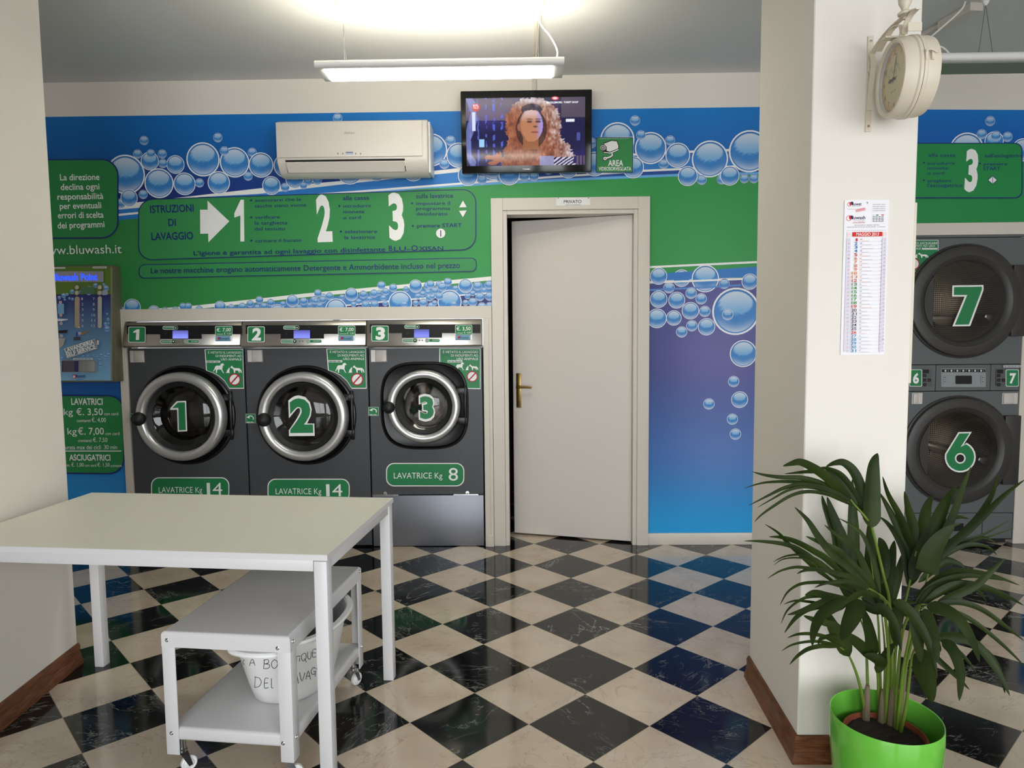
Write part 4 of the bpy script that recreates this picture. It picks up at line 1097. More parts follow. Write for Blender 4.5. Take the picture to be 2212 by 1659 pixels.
# ================================================================== AIR CONDITIONER
ac = empty('air_conditioner', (-1.0, YW, 2.5)); tag(ac, 'white wall-mounted air conditioner over the bubble print, left of the television', 'air conditioner')
A0, A1 = -1.457, -.553
prof = [(YW-.001, 2.652), (4.25, 2.655), (4.226, 2.645), (4.218, 2.56), (4.216, 2.43), (4.224, 2.40), (4.262, 2.358), (4.30, 2.336), (4.36, 2.338), (YW-.001, 2.36)]
b = MB(); b.prism(prof, lambda y, z: V((A0, y, z)), lambda y, z: V((A1, y, z))); b.build('casing', 'acplastic', ac, bevel=.008, seg=3)
b = MB(); b.box(A0+.004, A1-.03, 4.207, 4.216, 2.434, 2.640); fp = b.build('front_panel', 'acplastic', ac, bevel=.004)
PA = Plane((0, 4.207, 0), (0, -1, 0)); q = Print(PA, base=.0006)
q.text('daitsu', 743.5, 289.5, 765, 289, 5.6, rgb(170, 168, 166), .01)
q.build('maker_name', fp)
for x_ in (730, 740.5, 768.5, 779): q = Print(PA, base=.0006); q.rect(x_-1.5, 330.5, x_+1.5, 331.8, rgb(120, 118, 116)); q.rect(x_-1, 332.6, x_+1, 334, rgb(120, 118, 116)); q.build('indicator', fp)
q = Print(PA, base=.0006)
q.grid(746.5, 763, 328, 335, 3, 3, lambda x, y: mixc(rgb(130, 140, 170), rgb(205, 210, 225), (y-328)/7)); q.rect(748, 328.6, 762, 330, rgb(90, 100, 130))
q.build('status_display', fp)
b = MB(); f0 = V((0, 4.2155, 2.418)); f1 = V((0, 4.258, 2.358))
nn = V((0, -(f0.z-f1.z), (f0.y-f1.y))).normalized()
L0, L1 = -1.405, -.69
b.add([V((x, *(p+nn*d).yz)) for d in (.002, .008) for p in (f0+V((0, 0, -.008)), f1) for x in (L0+.004, L1-.004)], [(0, 1, 3, 2), (4, 6, 7, 5), (0, 4, 5, 1), (2, 3, 7, 6), (0, 2, 6, 4), (1, 5, 7, 3)]); b.build('louvre_flap', 'acplastic', ac, bevel=.0015, seg=1)
b = MB(); b.add([V((x, *(p+nn*.0012).yz)) for p in (f0+V((0, 0, .004)), f1+V((0, 0, -.002))) for x in (L0, L1)], [(0, 1, 3, 2)]); b.build('outlet_slot', 'blackmat', ac)
b = MB(); b.box(A1, A1+.012, 4.25, YW-.002, 2.345, 2.645); b.build('end_cap', 'plastic', ac, bevel=.005)

# ================================================================== TELEVISION
tv = empty('television', (.03, YW, 2.6)); tag(tv, 'black flat television on the wall above the door, showing a man in a fur coat', 'television')
c = [onY(992, 197, 4.315), onY(1279, 192, 4.315), onY(1278, 372, 4.345), onY(1000, 374, 4.345)]
xl, xr = (c[0].x+c[3].x)/2, (c[1].x+c[2].x)/2
top = V((0, 4.315, (c[0].z+c[1].z)/2)); bot = V((0, 4.345, (c[2].z+c[3].z)/2)); vd = (top-bot).normalized()
PT = Plane(bot, (0, -vd.z, vd.y), vd); TW, TH_ = xr-xl, (top-bot).length
b = MB(); b.add([PT.p(u, v, d) for d in (0, -.045) for v in (0, TH_) for u in (xl, xr)], [(0, 1, 3, 2), (4, 6, 7, 5), (0, 4, 5, 1), (2, 3, 7, 6), (0, 2, 6, 4), (1, 5, 7, 3)])
b.build('bezel', 'black', tv, bevel=.006)
s0, s1 = PT.px(1008.5, 359), PT.px(1264, 209)
b = MB(); b.box(xl+.2, xr-.2, 4.36, YW-.001, bot.z+.12, bot.z+.34); b.build('wall_bracket', 'blackmat', tv)
NX, NY = 208, 120
noi = lambda x, y, s: noise.noise(V((x*s, y*s, 3.7)))


def scr(u, v):
    """picture with painted screen glare: u right, v down, 0..1"""
    X, Y = u, v
    col = V((24, 20, 66)) + V((30, 24, 60))*max(0, noi(X, Y, 3))
    if Y < .33 and X < .5: col = col.lerp(V((128, 110, 128)), .75*(1-abs(Y-.25)*1.6))  # room reflection on the upper screen, painted into the picture colours
    if X > .80 and Y < .3: col = col.lerp(V((100, 88, 98)), .7)
    k = abs(((X*15) % 1)-.5)
    if X < .36 and k < .12 and noi(X*3, Y, 16) > .05: col = col.lerp(V((90, 110, 225)), .8)
    if X < .12 and abs(X-.035-.03*math.sin(Y*7)) < .03+.02*noi(X, Y, 9): col = col.lerp(V((120, 130, 190)), .8)
    if abs(X-.13) < .02 and .60 < Y < .72: col = V((150, 200, 240))
    if abs(X-.065) < .014 and .2 < Y < .48: col = V((210, 215, 245))
    if .73 < X < .78 and Y < .45: col = col.lerp(V((70, 30, 90)), .7)
    if abs(X-.875) < .037 and abs(Y-.34) < .022: col = V((225, 225, 235))
    # fur coat and hood
    f = .025*noi(X, Y, 26)+.02*noi(X, Y, 60)
    hood = ((X-.565)/.235)**2+((Y-.40)/.40)**2
    body = ((X-.60)/.315)**2+((Y-1.02)/.56)**2
    if hood < 1+f*6 or body < 1+f*6:
        n = noi(X*1.6, Y, 11)*.5+noi(X*2, Y*.7, 34)*.5
        brown = V((112, 58, 44)).lerp(V((176, 112, 78)), .5+n); grey = V((150, 128, 128)).lerp(V((214, 204, 210)), .5+n)
        t = max(0, min(1, (X-.60+(.12-Y)*.15)*5+n*.9)); t = max(t, min(1, max(0, (.17-Y)*9)))
        col = brown.lerp(grey, t)
        if ((X-.55)/.128)**2+((Y-.46)/.29)**2 < 1.05: col = V((52, 28, 26)).lerp(V((100, 62, 48)), .4+n*.6)
        if Y > .88 and X > .74: col = V((30, 22, 46)) if (int((X*1.0+Y*.8+.02*noi(X, Y, 9))*46) % 2) else V((200, 195, 225))
        if .62 < X < .74 and Y > .86: col = col.lerp(V((150, 170, 235)), .7)
    # neck, head
    if abs(X-.545-.03*(Y-.7)) < .065 and .55 < Y < .76: col = V((146, 92, 60))
    fe = ((X-.548)/.098)**2+((Y-.405)/.245)**2
    if ((X-.446)/.016)**2+((Y-.435)/.055)**2 < 1: col = V((150, 96, 82))
    if ((X-.552)/.088)**2+((Y-.175)/.085)**2 < 1: col = V((48, 36, 56)).lerp(V((170, 160, 180)), max(0, noi(X, Y, 22)+.1) if X > .55 else 0)
    if fe < 1:
        sk = V((178, 120, 86)).lerp(V((205, 172, 170)), max(0, min(1, (.36-Y)*8)))
        if X > .585: sk = sk.lerp(V((158, 142, 215)), min(1, (X-.585)*22))
        if fe > .8 and X < .5: sk = sk*.82
        for ex in (.535, .607):
            if ((X-ex)/.022)**2+((Y-.355)/.020)**2 < 1: sk = V((92, 62, 66))
            if ((X-ex)/.028)**2+((Y-.318)/.012)**2 < 1: sk = sk*.7
        if ((X-.583)/.022)**2+((Y-.428)/.014)**2 < 1: sk = V((104, 62, 66))
        if ((X-.578)/.036)**2+((Y-.508)/.012)**2 < 1: sk = V((140, 70, 76))
        if Y < .18+.05*abs(X-.55)*6: sk = V((46, 36, 50))
        col = sk
    if ((X-.235)/.055)**2+((Y-.91)/.07)**2 < 1+3*noi(X, Y, 14): col = V((156, 92, 66))
    if ((X-.285)/.012)**2+((Y-.86)/.07)**2 < 1: col = V((150, 90, 66))
    if X > .92 and Y > .86: col = col.lerp(V((150, 120, 100)), .6 if int(X*70) % 2 else .1)
    if .93 < X < .96 and .52 < Y < .64: col = V((70, 80, 150))
    if ((X-.085)/.033)**2+((Y-.135)/.058)**2 < 1: col = V((200, 62, 58))
    return rgb(max(0, col.x), max(0, col.y), max(0, col.z))


q = Print(PT, metric=True, base=.0012, step=.0002)
uv = []; cs = []
for j in range(NY+1):
    for i in range(NX+1):
        uv.append((s0[0]+(s1[0]-s0[0])*i/NX, s1[1]+(s0[1]-s1[1])*j/NY)); cs.append(scr(i/NX, j/NY))
q.raw(uv, [(j*(NX+1)+i, j*(NX+1)+i+1, (j+1)*(NX+1)+i+1, (j+1)*(NX+1)+i) for j in range(NY) for i in range(NX)], cs)
q.metric = False
for t, x0, y0, x1, y1, h in (('MACKLEMORE - THRIFT SHOP', 1180.5, 223.6, 1249, 222.5, 3.8), ('RTL', 1022.5, 231, 1034, 230.6, 4.4), ('102.5', 1023, 235, 1033.5, 234.8, 2.6)): q.text(t, x0, y0, x1, y1, h, rgb(235, 235, 245), .03)
q.circ(1199, 212.3, 8, rgb(220, 70, 66), 20, 4); q.circ(1199, 212.3, 5, rgb(235, 200, 215), 16, 2.6)
q.build('screen', tv, 'screen')
q = Print(PT, base=.0008); q.text('TOSHIBA', 1129, 366.8, 1146, 366.6, 2.6, rgb(215, 215, 215), .03); q.build('maker_name', tv)

# ================================================================== SIGNS
sg = empty('surveillance_sign', (.62, YW, 2.4)); tag(sg, 'square green camera surveillance sign right of the television', 'sign')
b = MB(); p0, p1 = PW.px(1287.5, 373), PW.px(1367.5, 296.5); b.box(p0[0], p1[0], YW-.013, YW-.0115, p0[1], p1[1]); b.build('board', 'plastic', sg)
PS = Plane((0, YW-.013, 0), (0, -1, 0)); q = Print(PS, base=.0004)
q.rr(1287.5, 296.5, 1367.5, 373, 2, NAVY); q.rr(1289, 298, 1366, 371.5, 1.5, rgb(60, 160, 88))
q.at(1270, 210, .18083)
cam_o = [(142, 605), (150, 580), (190, 560), (185, 545), (280, 512), (352, 520), (362, 560), (375, 580), (370, 635), (270, 680), (240, 682), (182, 665), (182, 648), (160, 640)]
q.poly(cam_o, BLACKP); q.poly([(192, 556), (282, 522), (344, 528), (354, 560), (364, 582), (360, 612), (262, 652), (225, 640), (222, 590), (200, 575)], WHITE)
q.poly([(190, 655), (265, 662), (366, 618), (364, 632), (268, 674), (190, 664)], WHITE)
q.circ(182, 604, 40, BLACKP, ry=38); q.circ(180, 604, 34, rgb(190, 190, 190), ry=32); q.circ(178, 606, 22, BLACKP); q.circ(178, 606, 16, rgb(170, 170, 170))
q.line([(288, 668), (290, 700), (268, 718), (215, 732)], 30, BLACKP); q.circ(204, 733, 29, BLACKP); q.line([(288, 668), (290, 698), (266, 714), (212, 731)], 17, WHITE); q.circ(204, 733, 21, WHITE); q.circ(206, 733, 9, rgb(150, 150, 150))
q.text('AREA', 240, 822, 420, 822, 68, WHITE, .02); q.text('VIDEOSORVEGLIATA', 128, 876, 516, 876, 42, WHITE, .015)
q.micro(135, 499, 500, 499, 9, rgb(170, 215, 180)); q.at()
q.build('sign_print', sg)
ds = empty('door_sign', (.35, YW-.023, 2.19)); tag(ds, 'small white paper sign reading PRIVATO on the door casing', 'sign')
p0, p1 = PW.px(1201, 445.5), PW.px(1274, 428.5); b = MB(); b.box(p0[0], p1[0], YW-.0245, YW-.0225, p0[1], p1[1]); b.build('plate', 'plastic', ds)
for x_ in (1205.5, 1270.5): b = MB(); p = PW.px(x_, 429.5); b.tube([(p[0], YW-.0245, p[1]), (p[0], YW-.027, p[1])], .004, 8); b.build('pin', 'wire', ds)
q = Print(Plane((0, YW-.0245, 0), (0, -1, 0)), base=.0005); q.text('PRIVATO', 1218, 439, 1256, 438.6, 6.6, rgb(60, 50, 40), .01); q.text("VIETATO L'INGRESSO", 1221, 443.4, 1254, 443.2, 1.9, rgb(90, 80, 70)); q.build('sign_print', ds, 'paper')

# ================================================================== PAYMENT TERMINAL
pt = empty('payment_terminal', (-2.78, YW, 1.45)); tag(pt, 'coin payment terminal with numbered lights on the wall beside the left pier', 'payment terminal')
YT = 4.33; PT_ = Plane((0, YT, 0), (0, -1, 0))
T0, T1 = -3.02, PT_.px(247, 700)[0]; z0, z1 = PT_.px(240, 825)[1], PT_.px(240, 573)[1]
b = MB(); b.box(T0, T1, YT, YW-.001, z0, z1)
M_['olive'] = mat('olive_grey_steel', rgb(112, 110, 88), .45, metal=.3)
b.build('housing', 'olive', pt, bevel=.004)
q = Print(PT_, base=.0008, step=.00018)
g1, g2 = rgb(112, 150, 56), rgb(34, 46, 112)
def tcol(x, y):
    if y < 632: return g1
    return mixc(rgb(38, 44, 104), rgb(110, 170, 210), (y-650)/150)
q.grid(60, 243, 577, 636, 3, 2, lambda x, y: g1); q.grid(60, 243, 636, 822, 3, 14, lambda x, y: mixc(rgb(40, 46, 110), rgb(126, 178, 214), (y-640)/165))
q.rect(239.5, 577, 243, 822, rgb(150, 150, 130))
q.at(110, 560, .16878)
for x, y, r in ((165, 465, 30), (110, 490, 22), (210, 450, 18), (275, 415, 28), (240, 500, 16), (280, 510, 18), (180, 515, 15), (380, 420, 20), (575, 335, 30), (680, 325, 18), (710, 370, 35), (500, 380, 35), (490, 430, 30), (725, 700, 14), (735, 770, 20), (705, 830, 24), (725, 890, 36), (745, 820, 14), (650, 1230, 26), (700, 1250, 22), (740, 1220, 24), (600, 1250, 18), (560, 1230, 15), (640, 1350, 24), (630, 1290, 20), (150, 1270, 24), (130, 1350, 20), (690, 1190, 10), (480, 1240, 16), (420, 1240, 14)): q.bubble(x, y, r, n=16)
q.rect(-60, 155, 682, 292, rgb(150, 150, 158)); q.rr(-60, 102, 196, 124, 6, rgb(205, 205, 200)); q.rr(542, 94, 722, 120, 6, rgb(205, 205, 200)); q.micro(552, 113, 712, 113, 10, rgb(120, 120, 120))
q.rect(390, 355, 570, 440, rgb(96, 138, 100)); q.rr(655, 400, 740, 460, 25, rgb(160, 165, 195))
for cx_ in (340, 632):
    for cy_ in (360, 430): q.circ(cx_, cy_, 36, rgb(120, 120, 110), 20); q.circ(cx_+4, cy_, 26, rgb(205, 200, 170), 16)
q.rr(318, 478, 378, 880, 28, rgb(190, 172, 150)); q.rr(612, 476, 664, 880, 26, rgb(196, 192, 186))
for k in range(6):
    y = 508+k*69; q.text(str(k+1), 406+k*1.5, y+15, (421 if k == 0 else 428)+k*1.5, y+15, 32, rgb(200, 205, 220)); t = str(k+7); q.text(t, 552 if k < 3 else 538, y+15, 574 if k < 3 else 584, y+15, 32, rgb(200, 205, 220))
    q.circ(388, y+5, 7, rgb(180, 60, 80), 10); q.circ(590, y+5, 7, rgb(180, 60, 80), 10)
# reader, coin slot, tray icons
q.rr(106, 570, 188, 700, 8, rgb(120, 170, 205)); q.poly([(95, 760), (235, 765), (240, 775), (150, 795), (95, 790)], rgb(215, 218, 224)); q.poly([(90, 915), (235, 905), (220, 945), (90, 945)], rgb(40, 20, 30)); q.poly([(100, 1010), (205, 1010), (180, 1100), (130, 1140), (105, 1100)], rgb(190, 180, 170))
for x, y in ((143, 553), (148, 716), (152, 822), (158, 980), (390, 950)): q.circ(x, y, 19, rgb(215, 195, 195), 14); q.poly([(x-9, y+7), (x, y-10), (x+9, y+7)], rgb(190, 50, 60))
for k in range(3): q.circ(425+k*35, 952-k*14, 17, rgb(176, 142, 90), 14)
q.rr(314, 995, 400, 1038, 6, rgb(70, 74, 84)); q.rect(346, 935, 360, 995, rgb(30, 50, 170)); q.rr(610, 1035, 636, 1095, 10, rgb(225, 215, 205))
q.poly([(188, 1135), (590, 1008), (628, 1145), (228, 1278)], rgb(120, 128, 140)); q.poly([(196, 1141), (583, 1018), (618, 1139), (234, 1266)], rgb(205, 210, 214)); q.poly([(201, 1145), (580, 1025), (612, 1136), (238, 1258)], rgb(112, 128, 146))
q.text('LAVANDERIA', 212, 1194, 582, 1078, 52, WHITE, .03); q.text('SELF SERVICE', 228, 1252, 602, 1138, 50, WHITE, .03)
q.rect(310, 1262, 560, 1285, rgb(200, 206, 210)); q.micro(325, 1281, 545, 1280, 13, rgb(110, 120, 130))
q.rr(160, 1288, 602, 1448, 10, rgb(160, 166, 172)); q.rr(168, 1296, 594, 1440, 6, rgb(26, 26, 40))
q.grid(378, 590, 1300, 1436, 4, 2, lambda x, y: mixc(rgb(120, 126, 130), rgb(176, 176, 172), (x-378)/200)); q.rect(180, 1300, 330, 1436, rgb(84, 78, 92)); q.rect(332, 1300, 370, 1436, rgb(52, 46, 96))
q.circ(328, 1498, 28, rgb(180, 40, 60), 18); q.circ(324, 1500, 18, rgb(215, 200, 210), 16); q.text('Bluwash', 345, 1505, 470, 1503, 28, rgb(40, 50, 120), .02); q.rect(350, 1512, 470, 1518, rgb(70, 90, 150)); q.rect(345, 1534, 440, 1540, rgb(90, 110, 160))
q.build('front_print', pt)
q = Print(PT_, base=.0085, step=.0001); q.text('Bluwash Point', 110+.16878*30, 560+.16878*272, 110+.16878*606, 560+.16878*266, 13.5, (.02, .07, 1.0, 1), .03)
q.build('lit_title', pt, 'led')
for cx_, cy_ in [(346+k*2, 508+k*69) for k in (0, 1, 3, 4, 5)]+[(637, 508)]:
    q = Print(PT_, base=.0087, step=0); q.at(110, 560, .16878)
    for dx in (-13, 13):
        for dy in (-14, 14): q.circ(cx_+dx, cy_+dy, 7.5, (1.0, .55, .22, 1), 8)
    q.build('number_light', pt, 'led')

# ================================================================== PENDANT LAMPS


def pendant(x0, x1, y0, y1, z, lit, label, cord, canopies):
    t = empty('pendant_lamp', ((x0+x1)/2, (y0+y1)/2, z)); tag(t, label, 'lamp')
    ym = (y0+y1)/2; h = .030
    # housing: slim tray with rounded long edges, open below for the diffuser
    def edge(ya, sgn):
        c = [(ya+sgn*0, z-h/2)]
        return [(ya+sgn*(-.016*math.cos(a)), z+.016*math.sin(a)) for a in [-PI/2+PI*k/8 for k in range(9)]]
    near = [(y0+.016-.016*math.cos(a), z+.017*math.sin(a)) for a in [-PI/2+PI*k/8 for k in range(9)]]
    far = [(y1-.016+.016*math.cos(a), z+.017*math.sin(a)) for a in [PI/2-PI*k/8 for k in range(9)]]
    b = MB(); b.prism(near+far, lambda y, q: V((x0, y, q)), lambda y, q: V((x1, y, q)))
    b.build('housing', 'lampmetal', t, bevel=.003, seg=1)
    b = MB(); b.box(x0+.035, x1-.05, y0+.03, y1-.028, z-.0225, z-.0172); b.build('diffuser', 'lens' if lit else 'lensoff', t, bevel=.001, seg=1)
    b = MB(); b.box(x0+.04, x1-.04, ym-.05, ym+.05, z+.0175, z+.019); b.build('upward_tube', 'uplight' if lit else 'lensoff', t)
    for cx_, cyy, wx in canopies:
        b = MB(); b.lathe([(.002, -.11), (.012, -.098), (.026, -.06), (.034, -.02), (.036, 0)], (cx_, cyy, ZC-.001), (0, 0, 1), 24); b.build('ceiling_canopy', 'lampmetal', t)
        b = MB(); b.tube([(cx_, cyy, ZC-.1), (wx, ym-.04, z+.016)], .0011, 6); b.tube([(cx_, cyy, ZC-.1), (wx-.012, ym+.05, z+.016)], .0011, 6); b.build('suspension_wire', 'wire', t)
    if cord:
        b = MB(); b.tube(cord, .0042, 8); b.build('power_cord', 'cable', t)
    return t


def smooth(pts, n=6):
    P = [V(p) for p in pts]; out = []
    for i in range(len(P)-1):
        a = P[max(i-1, 0)]; b_ = P[i]; c_ = P[i+1]; d = P[min(i+2, len(P)-1)]
        for k in range(n):
            u = k/n; out.append(.5*((2*b_)+(c_-a)*u+(2*a-5*b_+4*c_-d)*u*u+(3*b_-a-3*c_+d)*u**3))
    out.append(P[-1]); return out


pendant(-.925, .199, 3.205, 3.40, 2.60, True, 'lit white pendant lamp hanging in front of the television', smooth([(.095, 3.40, ZC-.09), (.10, 3.39, 2.83), (.145, 3.36, 2.76), (.175, 3.33, 2.68), (.155, 3.31, 2.617)]), ((-.835, 3.40, -.80), (.085, 3.40, .085)))
pendant(1.83, 2.955, 3.16, 3.355, 2.575, False, 'unlit white pendant lamp hanging behind the wall clock', smooth([(2.08, 3.40, ZC-.06), (2.04, 3.38, 2.85), (1.86, 3.33, 2.70), (1.80, 3.29, 2.66), (1.90, 3.27, 2.655), (1.955, 3.26, 2.59)]), ((2.13, 3.33, 2.10), (2.80, 3.33, 2.80)))
b = MB(); tx = .088; b.box(tx-.013, tx+.013, 3.43, YW-.012, ZC-.018, ZC-.0005); b.box(tx-.013, tx+.013, YW-.013, YW-.0005, 2.72, ZC-.0005)
o = b.build('cable_trunking', 'trim', bevel=.002, seg=1); tag(o, 'white cable trunking from the ceiling lamp down to the television', 'cable trunking')
b = MB(); p, r = onZ(2070, 28, ZC), onZ(1985, 78, ZC); p.z = r.z = ZC-.011
d = (r-p).normalized(); s_ = V((-d.y, d.x, 0))
for a0, a1, w_, hh in ((p-d*.12, p+d*.10, .035, .02), (p+d*.10, r+d*.9, .012, .01)):
    a1 = V((a1.x, min(a1.y, YW-.02), a1.z)); b.add([q+s_*k*w_+V((0, 0, zz)) for q in (a0, a1) for zz in (.0105, .0105-2*hh) for k in (-1, 1)], [(0, 1, 3, 2), (4, 6, 7, 5), (0, 4, 5, 1), (2, 3, 7, 6), (0, 2, 6, 4), (1, 5, 7, 3)])
o = b.build('cable_trunking', 'trim', bevel=.002, seg=1); tag(o, 'cable trunking crossing the ceiling behind the wall clock', 'cable trunking')

# ================================================================== TABLE
TR = math.radians(-5.4); TM = Matrix.Translation((-1.199, 2.428, 0)) @ Matrix.Rotation(TR, 4, 'Z'); TL, TWd, TZ = 1.296, .708, .736
tb = empty('work_table', (-1.199, 2.428, 0)); tag(tb, 'white rectangular folding table standing against the left pier', 'table')


def mbox(x0, x1, y0, y1, z0, z1, M, name, m, par, bevel=.002, seg=2):
    b = MB(); b.box(x0, x1, y0, y1, z0, z1, M=M); return b.build(name, m, par, bevel=bevel, seg=seg)


hx, hy = TL/2, TWd/2
mbox(-hx, hx, -hy, hy, TZ-.018, TZ, TM, 'tabletop', 'tabletop', tb, .0015, 1)
b = MB(); b.box(-hx, hx, -hy-.0012, -hy, TZ-.018, TZ-.0004, M=TM); b.box(hx, hx+.0012, -hy, hy, TZ-.018, TZ-.0004, M=TM); b.box(-hx, hx, hy, hy+.0012, TZ-.018, TZ-.0004, M=TM)
b.build('edge_band', 'white', tb)
for nm, args in (('apron', (-hx+.045, hx-.047, -hy+.010, -hy+.030, TZ-.056, TZ-.0195)), ('apron', (-hx+.045, hx-.047, hy-.026, hy-.006, TZ-.056, TZ-.0195)), ('apron', (hx-.028, hx-.008, -hy+.045, hy-.045, TZ-.056, TZ-.0195)), ('apron', (-hx+.008, -hx+.028, -hy+.045, hy-.045, TZ-.056, TZ-.0195))):
    mbox(*args, TM, nm, 'white', tb)
for sx in (-1, 1):
    for sy in (-1, 1):
        cx_, cy_ = sx*(hx-.0235), sy*(hy-.0235); mbox(cx_-.0205, cx_+.0205, cy_-.0205, cy_+.0205, 0, TZ-.0215, TM, 'leg', 'white', tb, .003)

# ================================================================== TROLLEY
KR = math.radians(-6.17); KM = Matrix.Translation((-.885, 2.366, 0)) @ Matrix.Rotation(KR, 4, 'Z'); KL, KW, KZ, KB = .639, .420, .478, .078
tr = empty('trolley', (-.885, 2.366, 0)); tag(tr, 'small white two-shelf trolley on castors, half under the table', 'trolley')
ux, uy = KW/2, KL/2
b = MB(); b.box(-ux, ux, -uy, uy, KZ-.05, KZ, M=KM); b.build('top_shelf', 'white', tr, bevel=.013, seg=4, bz=KZ-.01)
b = MB(); b.box(-ux+.004, ux-.004, -uy+.004, uy-.004, .122, .166, M=KM); b.build('bottom_shelf', 'white', tr, bevel=.012, seg=4)
for sx in (-1, 1):
    for sy in (-1, 1):
        f = lambda u, v: (sx*(ux-u), sy*(uy-v))
        L = [(0, 0), (.043, 0), (.043, .005), (.005, .005), (.005, .043), (0, .043)]
        b = MB(); b.prism([f(*p) for p in L], lambda x, y: KM @ V((x, y, KB)), lambda x, y: KM @ V((x, y, KZ-.0495))); b.build('leg', 'white', tr, bevel=.0022, seg=2)
        cx_, cy_ = sx*(ux-.032), sy*(uy-.032)
        ang = {(-1, -1): .9, (1, -1): .4, (1, 1): 1.2, (-1, 1): .2}[(sx, sy)]
        CM = KM @ Matrix.Translation((cx_, cy_, 0)) @ Matrix.Rotation(ang, 4, 'Z')
        b = MB(); b.lathe([(.001, .118), (.011, .116), (.011, .082)], KM @ V((cx_, cy_, 0)), (0, 0, 1), 16); b.lathe([(.011, .082), (.015, .080), (.015, .071), (.002, .071)], KM @ V((cx_, cy_, 0)), (0, 0, 1), 18)
        for k in (-1, 1): b.add([CM @ V((x, k*y, z)) for y in (.0125, .0145) for x, z in ((-.012, .074), (.012, .074), (.026, .022), (.014, .020))], [(0, 1, 2, 3), (7, 6, 5, 4), (0, 4, 5, 1), (1, 5, 6, 2), (2, 6, 7, 3), (3, 7, 4, 0)])
        b.box(-.012, .012, -.0145, .0145, .069, .073, M=CM)
        ca = b.build('castor', 'chrome', tr)
        axd = (CM.to_3x3() @ V((0, 1, 0))); cc = CM @ V((.018, 0, .0255))
        b = MB(); b.lathe([(.003, -.0105), (.012, -.0105), (.016, -.007), (.021, -.0085), (.0245, -.006), (.0255, 0), (.0245, .006), (.021, .0085), (.016, .007), (.012, .0105), (.003, .0105)], cc, axd, 28); b.build('wheel', 'plastic', ca)
for px_, py_, side in ((352, 1382, 0), (600, 1400, 0), (365.5, 1583, 0), (612, 1605, 0), (625, 1393, 1), (637, 1595, 1), (776, 1234, 1), (783, 1393, 1)):
    # screw heads on the front and right faces
    n_ = KM.to_3x3() @ (V((0, -1, 0)) if side == 0 else V((1, 0, 0))); o_ = KM @ (V((0, -uy, 0)) if side == 0 else V((ux, 0, 0)))
    pl = Plane(o_, n_); u, v = pl.px(px_, py_)
    lim = (ux if side == 0 else uy)-.02; cu = (KM @ V((0, 0, 0))-o_).dot(pl.u); u = max(cu-lim, min(cu+lim, u))
    b = MB(); b.lathe([(.0065, 0), (.006, .0022), (.0035, .003), (.003, .0012), (.0005, .0012)], pl.p(u, v, -.0002), n_, 16); b.build('screw', 'chrome', tr)

# ================================================================== LAUNDRY TUB
tub = empty('laundry_tub', (-.815, 2.37, .166)); tag(tub, 'white oval plastic tub with handwriting, on the lower shelf of the trolley', 'tub')
BC, RC, ZB, ZR = V((-.815, 2.365)), V((-.806, 2.328)), .1675, .418
BH, RH = (.118, .165), (.172, .222)
tc_, ts_ = math.cos(KR), math.sin(KR)


def tubp(a, t, off=0.0):
    """point of the tub wall: angle a, height fraction t"""
    k = t**.85; hw = BH[0]+(RH[0]-BH[0])*k+off; hl = BH[1]+(RH[1]-BH[1])*k+off; c = BC.lerp(RC, t)
    p = 2.35; ca, sa = math.cos(a), math.sin(a)
    u = hw*math.copysign(abs(ca)**(2/p), ca); v = hl*math.copysign(abs(sa)**(2/p), sa)
    return V((c.x+u*tc_-v*ts_, c.y+u*ts_+v*tc_, ZB+(ZR-ZB)*t))


def tub_rows(rows, n=72):
    b = MB(); vs = []
    for t, off, dz in rows:
        for k in range(n): p = tubp(2*PI*k/n, t, off); p.z += dz; vs.append(p)
    b.add(vs, [(i*n+k, i*n+(k+1) % n, (i+1)*n+(k+1) % n, (i+1)*n+k) for i in range(len(rows)-1) for k in range(n)]); return b, n, len(rows)


b, n, m = tub_rows([(0, -.03, 0), (0, -.008, .001), (.03, 0, 0), (.2, 0, 0), (.4, 0, 0), (.6, 0, 0), (.8, 0, 0), (.97, 0, 0), (1, -.004, 0), (.8, -.004, 0), (.5, -.004, 0), (.2, -.004, 0), (.03, -.006, .003)])
b.f.append(list(range(n))); b.mi.append(0); b.f.append([len(b.v)-n+k for k in range(n)]); b.mi.append(0)
b.build('bowl', 'plastic', tub, ang=50)
b, n, m = tub_rows([(.965, .001, 0), (.97, .017, -.004), (1, .021, -.002), (1.0, .018, .005), (1, .002, .006), (.985, -.003, 0)])
b.build('rim', 'plastic', tub, ang=50)
for a in (PI/2, -PI/2):
    b = MB(); b.tube(smooth([tubp(a-.42, .97, .012), tubp(a-.36, .95, .045), tubp(a, .95, .055), tubp(a+.36, .95, .045), tubp(a+.42, .97, .012)], 5), .010, 10); b.build('handle', 'plastic', tub)
